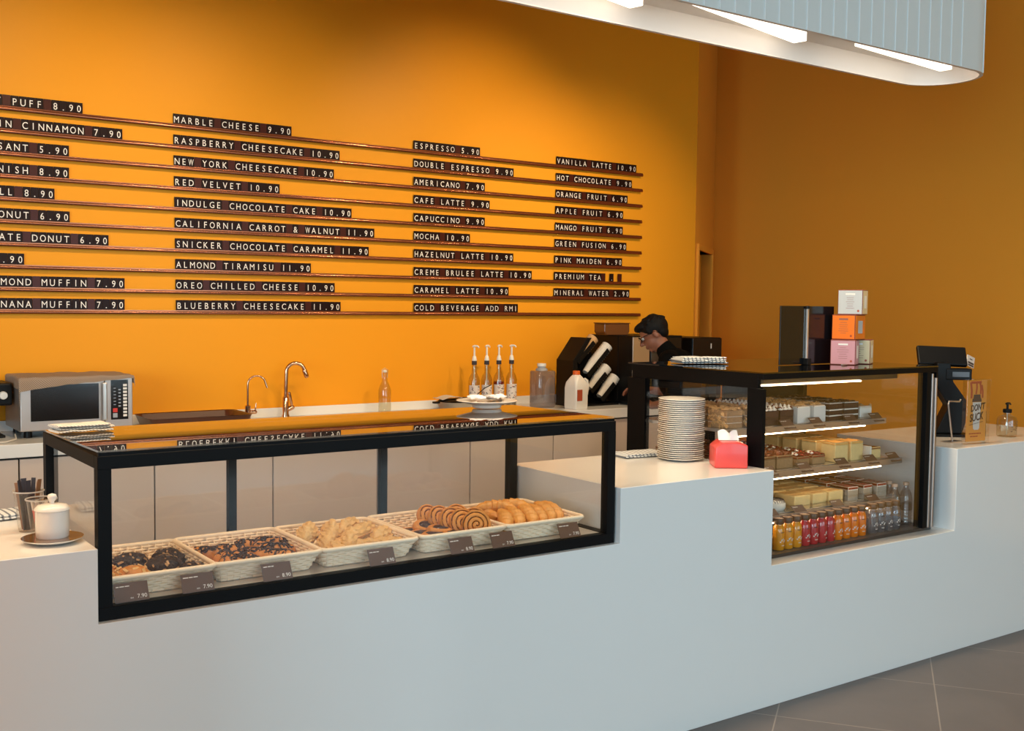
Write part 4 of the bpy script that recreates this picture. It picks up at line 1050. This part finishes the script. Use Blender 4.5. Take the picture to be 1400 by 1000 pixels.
for zz, n_ in ((.047, 5), (.033, 3)):
    x = -.05 if n_ == 5 else -.04
    for q in range(n_): wd = rr.uniform(.012, .02); mb.box(x, x+wd, -.0028, -.0021, zz, zz+.006); x += wd+.003
mb.build('small_print', 'print_red', ps)
t = thing('sanitiser_bottle', 'clear pump bottle of hand sanitiser on the right counter', 'pump bottle', (5.376, .142, HC), .2)
MB().lathe([(0, .002), (.046, 0), (.050, .006), (.050, .085), (.044, .102), (.022, .112), (.018, .118), (.018, .124)], 30).build('bottle_body', 'clear_bottle', t, smooth=45)
MB().lathe([(.021, .1245), (.022, .126), (.022, .142), (.018, .144)], 24).cap((0, 0, .144), (0, 0, .168), .006, .006).tube([(-.02, 0, .172), (0, 0, .174), (.025, 0, .173), (.046, 0, .164)], [.006, .008, .007, .004], 10, flat=.7).build('pump', 'black_plastic', t, smooth=50)
MB().cap((0, 0, .012), (0, 0, .118), .003, .003, 8).build('dip_tube', 'milky', t, smooth=50)
mb = MB(); rr = random.Random(2)
for q in range(30):
    a = -PI/2+rr.uniform(-1.3, 1.1); z = .03+.012*rr.randint(0, 4); mb.M = T(.0506*cos(a), .0506*sin(a), z) @ RZ(a+PI/2); mb.box(-rr.uniform(.002, .006), .003, -.0004, .0003, 0, .0022)
mb.build('printed_script', 'print_dark', t)
tag(MB().box(-.012, .012, -.008, .008, 0, .135).build('stylus_holder', 'black_plastic', None, (5.255, .20, HC), 0, bevel=.003), 'slim black upright holder behind the acrylic sign', 'holder')
t = thing('notice_card', 'small tilted white notice card with black lettering behind the till', 'card', (5.60, .50, HC), .2)
mb = MB(); mb.M = T(0, 0, .37) @ RY(.22); mb.box(-.055, .055, -.002, .002, -.03, .03); mb.build('card', 'letter', t)
mb = MB(); mb.M = T(0, -.003, .37) @ RY(.22); mb.box(-.04, .046, 0, .0008, -.014, -.004); mb.box(-.035, .046, 0, .0008, -.026, -.017); mb.box(-.02, .02, 0, .0008, .010, .015); mb.build('lettering', 'print_dark', t)
MB().cap((0, 0, .005), (0, 0, .337), .004, .004, 8).lathe([(.035, 0), (.035, .004), (0, .005)], 20).build('stand', 'clear_plastic', t, smooth=50)

# ------------------------------------------------------------------ back counter things
BC = BZ1+.0006
t = thing('microwave_oven', 'steel microwave oven with a brown cloth on top, at the left of the back counter', 'microwave', (1.15, 3.12, BC))
w, D, z0, z1 = .575, .385, .036, .318
MB().box(0, w, .004, D, z0, z1).build('casing', 'satin_steel', t, bevel=.006)
for a in (.05, w-.05):
    for b in (.05, D-.05): MB().lathe([(.022, 0), (.02, z0-.001)], 14, c=(a, b, 0)).build('foot', 'black_plastic', t)
d = MB().box(.0, .425, -.022, .003, z0+.004, z1-.004).build('door', 'satin_steel', t, bevel=.004)
MB().box(.05, .395, -.0245, -.0222, z0+.055, z1-.035).build('door_window', 'black_gloss', d, bevel=.001)
MB().box(.408, .433, -.052, -.034, z0+.045, z1-.03).box(.412, .430, -.035, -.0222, z0+.05, z0+.07).box(.412, .430, -.035, -.0222, z1-.055, z1-.035).build('door_handle', 'steel', d, bevel=.006, seg=3)
MB().box(.19, .26, -.0235, -.0222, z0+.012, z0+.028).build('badge', 'black_plastic', d)
MB().box(.428, w, -.022, .003, z0+.004, z1-.004).build('control_side', 'satin_steel', t, bevel=.004)
kp = MB().box(.458, .55, -.0245, -.0222, z0+.045, z1-.02).build('keypad', 'black_gloss', t)
mb = MB()
for q in range(10): mb.box(.523, .543, -.0262, -.0247, z0+.060+q*.0185, z0+.072+q*.0185)
mb.build('number_keys', 'key_light', kp)
mb = MB()
for q in range(6): mb.box(.498, .510, -.0258, -.0247, z0+.115+q*.018, z0+.122+q*.018).box(.472, .484, -.0258, -.0247, z0+.125+q*.018, z0+.129+q*.018)
mb.build('grey_keys', 'key_grey', kp)
MB().box(.468, .492, -.0262, -.0247, z0+.085, z0+.107).build('stop_key', 'key_red', kp)
MB().box(.468, .492, -.0262, -.0247, z0+.056, z0+.080).build('start_key', 'key_grey', kp)
t = thing('waffle_cloth', 'brown waffle cloth draped over the top of the microwave oven', 'cloth', (1.15, 3.12, BC+z1+.001))
def drape(u, v):
    X0, X1, Yf, Yb = -.055, w+.04, -.075, .33
    x = X0+(X1-X0)*u; y = Yf+(Yb-Yf)*v; z = .004+.006*abs(nz((u*6, v*4, 0), 1, 3))+.004*nz((u*13, v*9, 0), 1, 4)
    yf = -.028
    if y < yf:
        s = yf-y; k = .3+1.1*(1-u)**1.5; y = yf-.006-.004*sin(u*25); z -= s*k*1.25
    if x < -.004: s = -.004-x; x = -.006-.003*sin(v*9); z -= s*1.2
    if x > w+.004: s = x-w-.004; x = w+.007; z -= s*1.3
    return (x, y, z)
MB().surf(drape, 60, 34).build('cloth', 'waffle_brown', t, smooth=70, solid=.0025)
t = thing('sandwich_press', 'black counter appliance with two white knobs at the far left of the back counter', 'appliance', (.80, 3.22, BC))
MB().box(-.05, .335, 0, .24, .17, .29).build('upper_body', 'black_plastic', t, bevel=.01)
MB().box(-.05, .1, .02, .22, .012, .169).box(-.05, .30, .0, .24, .0, .012).build('base', 'black_plastic', t, bevel=.004)
for q in (.20, .29): mb = MB(); mb.M = T(q, -.001, .225) @ RX(PI/2); mb.lathe([(.022, 0), (.019, .018), (0, .019)], 20); mb.build('knob', 'key_light', t, smooth=40)
tag(MB().tube([(.82, 3.0, BC+.005), (.95, 2.97, BC+.005), (1.06, 2.99, BC+.005), (1.12, 3.06, BC+.008), (1.135, 3.16, BC+.02)], .0045, 8).build('power_cord', 'cord_white', None, smooth=60), 'white power cord on the back counter beside the microwave', 'cord')
t = thing('serving_tray', 'dark brown serving tray on the back counter beside the microwave', 'tray', (2.13, 3.28, BC), 0)
mb = MB(); w2, d2 = .60, .36
def tray_ring(w_, d_, z, r): return [(a, b, z) for a, b in rect(0, 0, w_, d_, r, 6)]
rings = [tray_ring(w2-.06, d2-.06, .02, .03), tray_ring(w2-.05, d2-.05, .0, .035), tray_ring(w2, d2, .068, .05), tray_ring(w2+.012, d2+.012, .070, .055), tray_ring(w2-.012, d2-.012, .066, .045), tray_ring(w2-.06, d2-.06, .024, .03)]
n = len(rings[0])
vs = sum(rings, []); fs = []
for i in range(1, len(rings)-1):
    for k in range(n): fs.append((i*n+k, i*n+(k+1) % n, (i+1)*n+(k+1) % n, (i+1)*n+k))
fs += [tuple(n+k for k in range(n))[::-1], tuple(5*n+k for k in range(n))]
vs2 = vs; mb.add(vs2, fs); mb.build('tray_body', 'tray_brown', t, smooth=40)
def arc(c, r, a0, a1, n=14): return [(c[0]+r*cos(a0+(a1-a0)*k/n), c[1], c[2]+r*sin(a0+(a1-a0)*k/n)) for k in range(n+1)]
t = thing('filter_tap', 'slim shiny filter tap with a round neck on the back counter', 'tap', (2.515, 3.42, BC), -.3)
MB().lathe([(.018, 0), (.018, .09), (.008, .095)], 18).build('tap_body', 'chrome_reflect_tint', t, smooth=40)
MB().tube([(0, 0, .09), (0, 0, .22)]+arc((.055, 0, .22), .055, PI, .55)+[(.118, 0, .20)], .0065, 10).build('spout', 'chrome_reflect_tint', t, smooth=60)
MB().cap((.015, 0, .05), (.045, 0, .05), .012, .012).cap((.045, 0, .05), (.05, 0, .105), .005, .004).build('lever', 'chrome_reflect_tint', t, smooth=50)
t = thing('mixer_tap', 'tall shiny goose-neck mixer tap on the back counter', 'tap', (2.765, 3.42, BC), -.3)
MB().lathe([(.026, 0), (.026, .012), (.020, .03), (.020, .13), (.013, .14)], 20).build('tap_body', 'chrome_reflect_tint', t, smooth=40)
MB().tube([(0, 0, .13), (.004, 0, .28)]+arc((.062, 0, .29), .058, PI, .35)+[(.128, 0, .275)], .0125, 12).build('spout', 'chrome_reflect_tint', t, smooth=60)
MB().cap((.118, 0, .30), (.130, 0, .268), .016, .016).build('spray_head', 'chrome_reflect_tint', t, smooth=50)
MB().cap((.02, -.01, .06), (.04, -.015, .07), .015, .015).cap((.04, -.015, .07), (.02, -.03, .16), .008, .010).build('lever', 'chrome_reflect_tint', t, smooth=50)
t = thing('swing_top_bottle', 'empty clear glass swing-top bottle standing alone on the back counter', 'bottle', (3.462, 3.40, BC))
MB().lathe([(0, .004), (.037, 0), (.0415, .006), (.0415, .155), (.034, .18), (.019, .215), (.016, .25), (.018, .262), (.018, .272)], 28).build('glass_body', 'clear_bottle', t, smooth=45)
MB().lathe([(.012, .2725), (.015, .276), (.014, .288), (0, .292)], 18).build('stopper', 'white_ceramic', t, smooth=50)
MB().tube([(.019, 0, .235), (.022, 0, .29), (0, 0, .302), (-.022, 0, .29), (-.019, 0, .235)], .002, 6).build('wire_bail', 'steel', t, smooth=50)
t = thing('metal_pan', 'shallow metal pan with a black lid on the back counter beside the syrup bottles', 'pan', (3.99, 3.33, BC))
MB().lathe([(0, .004), (.105, .0), (.115, .006), (.145, .062), (.150, .064), (.142, .062), (.112, .01), (0, .008)], 40).build('pan_body', 'steel', t, smooth=50)
MB().lathe([(.138, .064), (.125, .074), (.03, .08), (0, .08)], 36).build('lid', 'black_plastic', t, smooth=50)
MB().box(-.19, -.148, -.02, .02, .055, .068).box(.148, .19, -.02, .02, .055, .068).build('side_handles', 'black_plastic', t, bevel=.004)
tag(MB().tube([(4.01, 3.29, BC+.088), (4.06, 3.27, BC+.09), (4.10, 3.25, BC+.11), (4.16, 3.24, BC+.155), (4.21, 3.24, BC+.175)], [.012, .006, .005, .005, .006], 8, flat=.6).build('ladle', 'black_plastic', None, smooth=60), 'black long-handled ladle resting across the metal pan', 'ladle')
tag(MB().surf(lambda u, v: (3.95+.2*(u-.5), 3.36+.12*(v-.5), BC+.0845+.016*(1-abs(2*u-1))+.006*nz((u*4, v*4, 0), 1, 5)), 20, 10).build('kitchen_cloth', 'towel_cream', None, smooth=60, solid=.003), 'cream cloth lying on the lid of the metal pan', 'cloth')
# syrup bottles
sy = [(4.165, 'clear', 0), (4.27, 'clear', 1), (4.375, 'red', 2), (4.485, 'clear', 3)]
for i, (x, c, q) in enumerate(sy):
    t = thing('syrup_bottle', '%s syrup bottle with white pump, %s of the four' % ('red' if c == 'red' else 'clear', ['first from the left', 'second from the left', 'third from the left', 'rightmost'][i]), 'syrup bottle', (x, 3.385, BC), 0, 'syrup bottles')
    MB().lathe([(0, .004), (.036, 0), (.0395, .006), (.0395, .20), (.033, .225), (.017, .252), (.0155, .29), (.0155, .31)], 26).build('glass_body', 'clear_bottle', t, smooth=45)
    MB().lathe([(0, .006), (.036, .006), (.036, .185 if c == 'red' else .05), (0, .186 if c == 'red' else .051)], 22).build('syrup', 'syrup_red' if c == 'red' or i == 1 else 'smoke_plastic', t, smooth=45)
    lb = MB(); R = .0400; N_ = 14; z0, z1 = .055, .165; vs = []; fs = []
    for k in range(N_+1):
        a = -PI/2-.45-1.15+2.3*k/N_; vs += [(R*cos(a), R*sin(a), z0), (R*cos(a), R*sin(a), z1)]
    for k in range(N_): fs.append((2*k, 2*k+2, 2*k+3, 2*k+1))
    l = lb.add(vs, fs).build('paper_label', 'label_white', t, smooth=60, solid=.0004)
    mb = MB(); rr = random.Random(i)
    for k in range(16):
        a = -PI/2-.45+rr.uniform(-1, 1); z = rr.uniform(.062, .155); mb.M = T(.0407*cos(a), .0407*sin(a), z) @ RZ(a+PI/2) @ RY(rr.uniform(-1, 1)); mb.box(-.007*rr.random()-.002, .006, -.0004, .0006, 0, .004, k % 3 == 0)
    mb.M = Matrix.Identity(4); mb.build('leaf_print', ['print_dark', 'print_red'], l)
    MB().lathe([(.0172, .308), (.0178, .31), (.0178, .334), (.016, .336)], 20).build('neck_band', 'print_dark', t, smooth=40)
    pu = MB().lathe([(.0175, .3365), (.018, .34), (.012, .368), (.007, .372), (.0065, .43), (.0, .431)], 18).build('pump', 'white_plastic', t, smooth=45)
    mb = MB(); mb.M = RZ(.3 if i in (1, 2) else -1.0); mb.tube([(-.014, 0, .436), (.0, 0, .441), (.02, 0, .441), (.030, 0, .437), (.033, 0, .428)], [.006, .008, .0065, .005, .004], 10); mb.build('nozzle', 'white_plastic', pu, smooth=60)
    MB().cap((0, 0, .02), (0, 0, .30), .0045, .0045, 8).build('dip_tube', 'white_plastic', t, smooth=60)
t = thing('water_jug', 'square clear plastic jug with a white cap on the back counter', 'jug', (4.65, 3.23, BC), 0)
MB().prism(rect(0, 0, .155, .13, .025), 0, .265).build('jug_body', 'smoke_plastic', t, bevel=.012, smooth=40)
MB().lathe([(.045, .266), (.040, .28), (.030, .283), (.030, .295)], 20, c=(-.01, 0, 0)).build('neck', 'key_grey', t, smooth=45)
MB().lathe([(.032, .296), (.032, .316), (0, .318)], 20, c=(-.01, 0, 0)).build('cap', 'white_plastic', t, smooth=45)
t = thing('milk_jug', 'white milk jug with an orange cap in front of the cup holder', 'milk jug', (4.80, 3.03, BC), .1)
mb = MB()
secs = [(0, .058, .058, .012), (.006, .062, .062, .014), (.15, .062, .062, .014), (.19, .057, .057, .02), (.225, .04, .04, .03), (.243, .024, .024, .02)]
def jug(secs, n=6):
    rs = [[(a, b, z) for a, b in rect(0, 0, 2*wx, 2*wy, min(r, wx*.95), n)] for z, wx, wy, r in secs]; m = len(rs[0]); fs = []
    for i in range(len(rs)-1):
        for k in range(m): fs.append((i*m+k, i*m+(k+1) % m, (i+1)*m+(k+1) % m, (i+1)*m+k))
    fs += [tuple(range(m))[::-1], tuple((len(rs)-1)*m+k for k in range(m))]
    return sum(rs, []), fs
mb.add(*jug(secs)); mb.build('jug_body', 'white_plastic', t, smooth=50)
MB().lathe([(.026, .2435), (.026, .268), (.024, .27), (0, .27)], 24).build('cap', 'orange_cap', t, smooth=40)
MB().tube([(.04, -.04, .212), (.060, -.045, .20), (.068, -.045, .15), (.062, -.04, .10)], .012, 10).build('handle', 'white_plastic', t, smooth=60)
MB().box(-.05, .0, -.0635, -.0622, .06, .14).build('paper_label', 'print_red', t)

# cup holder with four slanted tubes, each with its own stack of cups
hx, hy = 5.12, 3.23
t = thing('cup_holder', 'black slanted cup holder with four tubes beside the coffee machine', 'cup holder', (hx, hy, BC), 0)
mb = MB(); mb.prism([(-.26, 0), (.16, 0), (.16, .12), (-.02, .42), (-.12, .44), (-.26, .32)], .032, .05, 'y')
mb.build('back_panel', 'black_plastic', t)
mb = MB(); mb.prism([(-.27, 0), (-.23, 0), (-.23, .32), (-.10, .50), (-.14, .50), (-.27, .335)], -.10, .10, 'y'); mb.build('side_panel', 'black_plastic', t, bevel=.003)
MB().box(-.26, .16, -.11, .12, 0, .012).build('base', 'black_plastic', t, bevel=.003)
tubes = [(-.12, .425, .24, 'kraft'), (-.005, .345, .30, 'white'), (.005, .20, .22, 'white'), (.095, .13, .20, 'white')]
ang = .80; AX = Vector((sin(ang), 0, cos(ang)))
cupm = {}
for cn, mn in (('kraft', 'kraft_cup'), ('white', 'paper_cup')):
    cupm[cn] = MB().lathe([(0, .004), (.028, .0), (.041, .095), (.044, .099), (.0415, .102), (.038, .098), (.026, .006), (0, .006)], 28).mesh('paper_cup', [mn], 50)
tn = ['topmost', 'second', 'third', 'lowest']
for i, (dx, dz, L, c) in enumerate(tubes):
    mb = MB(); mb.M = T(dx, -.05, dz) @ RY(ang)
    mb.box(-.017, .017, -.052, -.047, -L/2-.02, L/2-.06).box(-.017, .017, .047, .052, -L/2-.02, L/2-.06).box(-.017, .017, -.052, .052, -L/2-.03, -L/2-.02)
    mb.box(-.012, .012, .05, .085, -L/2, -L/2+.04)
    mb.build('tube_strap', 'black_plastic', t)
    nq = int((L-.08)/.020)
    for q in range(nq):
        o = link('paper_cup', cupm[c], None)
        o.location = Vector((hx+dx, hy-.05, BC+dz))+AX*(-L/2+q*.020); o.rotation_euler = (0, ang, 0)
        tag(o, '%s paper cup in the %s slanted stack, %s from the bottom' % ('kraft brown' if c == 'kraft' else 'white', tn[i], ORD[q]), 'cup', 'paper cups in the slanted holder')
# coffee machine
t = thing('coffee_machine', 'black and steel coffee machine with a brown bean hopper behind the barista', 'coffee machine', (5.30, 3.00, BC), 0)
MB().box(0, .50, .16, .50, .02, .515).box(0, .06, .0, .16, .02, .515).box(.06, .5, 0, .16, .40, .515).box(.06, .5, 0, .16, .02, .09).build('casing', 'black_plastic', t, bevel=.006)
MB().box(-.004, .16, -.008, -.0005, .10, .505).build('steel_front', 'steel', t, bevel=.002)
MB().box(.17, .48, -.010, -.0005, .42, .50).build('screen', 'black_gloss', t, bevel=.002)
MB().box(.20, .34, .02, .14, .30, .399).cap((.24, .06, .30), (.24, .06, .27), .01, .008).cap((.30, .06, .30), (.30, .06, .27), .01, .008).build('spout', 'dark_steel', t, bevel=.003, smooth=40)
MB().box(.07, .49, .01, .15, .0905, .10).build('drip_tray', 'steel', t)
for a in (.04, .46):
    for b in (.05, .45): MB().lathe([(.018, 0), (.018, .0195)], 12, c=(a, b, 0)).build('foot', 'black_plastic', t)
hp = MB().prism([(-.10, .5155), (.11, .5155), (.125, .54), (.125, .60), (-.12, .60), (-.12, .54)], .18, .30, 'y').build('bean_hopper', 'amber_hopper', t, bevel=.004)
MB().box(-.125, .13, .175, .305, .6005, .608).build('hopper_lid', 'amber_hopper', hp, bevel=.003)
t = thing('milk_cooler', 'black box shaped milk cooler at the right end of the back counter', 'milk cooler', (5.93, 3.02, BC), 0)
MB().box(0, .32, .012, .42, .012, .495).build('casing', 'black_plastic', t, bevel=.005)
MB().box(.002, .318, 0, .011, .02, .30).build('door', 'black_gloss', t, bevel=.002)
MB().box(.002, .318, 0, .011, .306, .49).build('control_panel', 'black_gloss', t, bevel=.002)
MB().box(.195, .205, -.002, -.0003, .41, .45).build('indicator', 'key_light', t)
for a in (.04, .28):
    for b in (.05, .38): MB().lathe([(.015, 0), (.015, .0115)], 12, c=(a, b, 0)).build('foot', 'black_plastic', t)

# ------------------------------------------------------------------ barista
def remesh(mb, name, m, parent, vox, smooth_it=6, matrix=None):
    me = mb.mesh('rough', [m]); o = bpy.data.objects.new('rough', me); COL.objects.link(o)
    r = o.modifiers.new('r', 'REMESH'); r.mode = 'VOXEL'; r.voxel_size = vox
    s = o.modifiers.new('s', 'SMOOTH'); s.iterations = smooth_it; s.factor = .5
    bpy.context.view_layer.update()
    res = bpy.data.meshes.new_from_object(o.evaluated_get(bpy.context.evaluated_depsgraph_get()))
    bpy.data.objects.remove(o); bpy.data.meshes.remove(me)
    res.name = name; res.materials.clear(); res.materials.append(M[m])
    res.polygons.foreach_set('use_smooth', [True]*len(res.polygons))
    return link(name, res, parent)
BX, BYY, BR = 5.015, 2.13, .57
HM = T(0, .235, 1.50) @ RX(-.55) @ RZ(.25)            # head frame: +y is the face
body = MB()
hd = MB(); hd.M = HM
hd.ball((0, -.008, .025), (.073, .093, .088), 24, 16).ball((0, .018, -.035), (.058, .068, .070), 20, 14).ball((0, .045, -.083), (.034, .034, .024), 16, 10)
hd.cap((0, .088, .012), (0, .106, -.022), .008, .013, 10).ball((0, .095, -.026), (.017, .012, .009))
hd.ball((0, .083, -.052), (.022, .010, .006)).ball((0, .080, -.063), (.019, .010, .006))
for s in (-1, 1):
    hd.ball((s*.076, -.012, -.008), (.009, .018, .031), 12, 8).ball((s*.03, .075, .022), (.019, .012, .006))
body.v += hd.v; body.f += hd.f; body.mi += hd.mi
B_ = lambda a, b, r0, r1: body.cap(a, b, r0, r1)
B_((0, .13, 1.355), (0, .195, 1.45), .056, .053)
body.ball((0, .085, 1.24), (.155, .105, .165), 24, 16).ball((0, .04, 1.08), (.135, .095, .13), 24, 16).ball((0, 0, .94), (.155, .105, .12), 24, 16)
B_((-.15, .10, 1.345), (.15, .10, 1.345), .055, .055)
for s in (-1, 1):
    B_((s*.085, 0, .90), (s*.09, .01, .50), .080, .054); B_((s*.09, .01, .50), (s*.09, -.02, .09), .052, .036)
    B_((s*.09, -.04, .045), (s*.095, .14, .03), .040, .030)
# arms: left hand held low in front, right hand reaching to the machine
def arm(sh, el, wr, hand_dir, palm_up, side):
    B_(sh, el, .047, .037); B_(el, wr, .036, .025)
    hd_ = Vector(hand_dir).normalized(); n_ = Vector(palm_up).normalized(); sd = hd_.cross(n_).normalized()*side; w_ = Vector(wr)
    pc = w_+hd_*.055
    for q in (-1, -.33, .33, 1): B_(tuple(w_+sd*q*.018), tuple(w_+hd_*.085+sd*q*.026), .015, .0135)
    for q, L in ((-1, .060), (-.35, .074), (.32, .078), (1, .068)):
        b0_ = w_+hd_*.088+sd*q*.028; k1 = b0_+hd_*L*.42-n_*.008; k2 = k1+hd_*L*.26-n_*.022; k3 = k2+hd_*L*.10-n_*.022
        B_(tuple(b0_), tuple(k1), .0095, .009); B_(tuple(k1), tuple(k2), .009, .0083); B_(tuple(k2), tuple(k3), .0083, .0073)
    tb = w_+hd_*.03+sd*.024; t1 = tb+sd*.026+hd_*.022-n_*.012; t2 = t1+hd_*.030-n_*.014-sd*.004
    B_(tuple(tb), tuple(t1), .013, .0105); B_(tuple(t1), tuple(t2), .0105, .0085)
arm((-.185, .085, 1.335), (-.235, .02, 1.07), (-.165, .20, 1.03), (.35, .80, .45), (-.3, -.4, .85), -1)
arm((.185, .085, 1.335), (.255, .15, 1.09), (.27, .37, 1.10), (.05, .97, .05), (0, -.05, 1), 1)
person = remesh(body, 'person', 'skin', None, .005, 5)
person.scale = (1, 1, .967); person.location = (BX, BYY, 0); person.rotation_euler = (0, 0, BR)
tag(person, 'barista in a black t-shirt and glasses bending forward at the back counter', 'person')
hr = MB(); hr.M = HM
hr.ball((0, -.022, .045), (.084, .098, .090), 24, 16).ball((0, -.052, .0), (.066, .050, .056), 20, 14).ball((0, .04, .085), (.062, .062, .034), 18, 12)
for s in (-1, 1): hr.ball((s*.068, .008, .040), (.010, .030, .034), 12, 10)
for k in range(70):
    rr_ = random.Random(k); a = rr_.uniform(0, 2*PI); e = rr_.uniform(.2, 1.3); q = Vector((sin(e)*cos(a), sin(e)*sin(a), cos(e)))
    c = Vector((0, -.022, .045))+Vector((q.x*.082, q.y*.096, q.z*.088)); hr.ball(tuple(c), (.012, .016, .007), 8, 6)
remesh(hr, 'hair', 'hair', person, .005, 3)
sh_ = MB(); S_ = lambda a, b, r0, r1: sh_.cap(a, b, r0, r1)
sh_.ball((0, .085, 1.235), (.172, .122, .178), 24, 16).ball((0, .04, 1.08), (.155, .118, .15), 24, 16).ball((0, .005, .97), (.172, .124, .13), 24, 16)
S_((-.15, .10, 1.34), (.15, .10, 1.34), .066, .066); S_((0, .12, 1.35), (0, .158, 1.405), .075, .064)
for s, el in ((-1, (-.235, .02, 1.09)), (1, (.255, .15, 1.11))):
    S_((s*.185, .085, 1.335), el, .062, .058)
remesh(sh_, 't_shirt', 'shirt', person, .007, 6)
tr_ = MB(); tr_.ball((0, 0, .90), (.17, .12, .11), 24, 16)
for s in (-1, 1): tr_.cap((s*.085, 0, .90), (s*.09, .01, .50), .094, .07); tr_.cap((s*.09, .01, .50), (s*.09, -.02, .11), .07, .06)
remesh(tr_, 'trousers', 'trousers', person, .010, 4)
for s in (-1, 1):
    mb = MB(); mb.cap((s*.09, -.05, .045), (s*.096, .15, .034), .047, .040); mb.v = [(a, b, max(c, .001)) for a, b, c in mb.v]
    mb.build('shoe', 'black_plastic', person, smooth=60)
gm = MB(); gm.M = HM
for s in (-1, 1):
    gm.tube([(s*.034+.026*cos(a*PI/10), .102-.012*abs(cos(a*PI/10)), .008+.020*sin(a*PI/10)) for a in range(20)], .0022, 6, 0, True)
    gm.tube([(s*.060, .092, .014), (s*.078, .05, .014), (s*.082, -.01, .012), (s*.080, -.03, -.005)], .0022, 6)
gm.tube([(-.009, .103, .012), (0, .106, .014), (.009, .103, .012)], .002, 6)
gm.build('glasses', 'black_plastic', person, smooth=60)
for s in (-1, 1):
    gm = MB(); gm.M = HM; gm.ball((s*.030, .078, .008), .011, 14, 10); e = gm.build('eye', 'eye', person, smooth=60)
    gm = MB(); gm.M = HM; gm.ball((s*.030, .0865, .005), (.005, .0035, .005), 10, 8); gm.build('iris', 'print_dark', e, smooth=60)
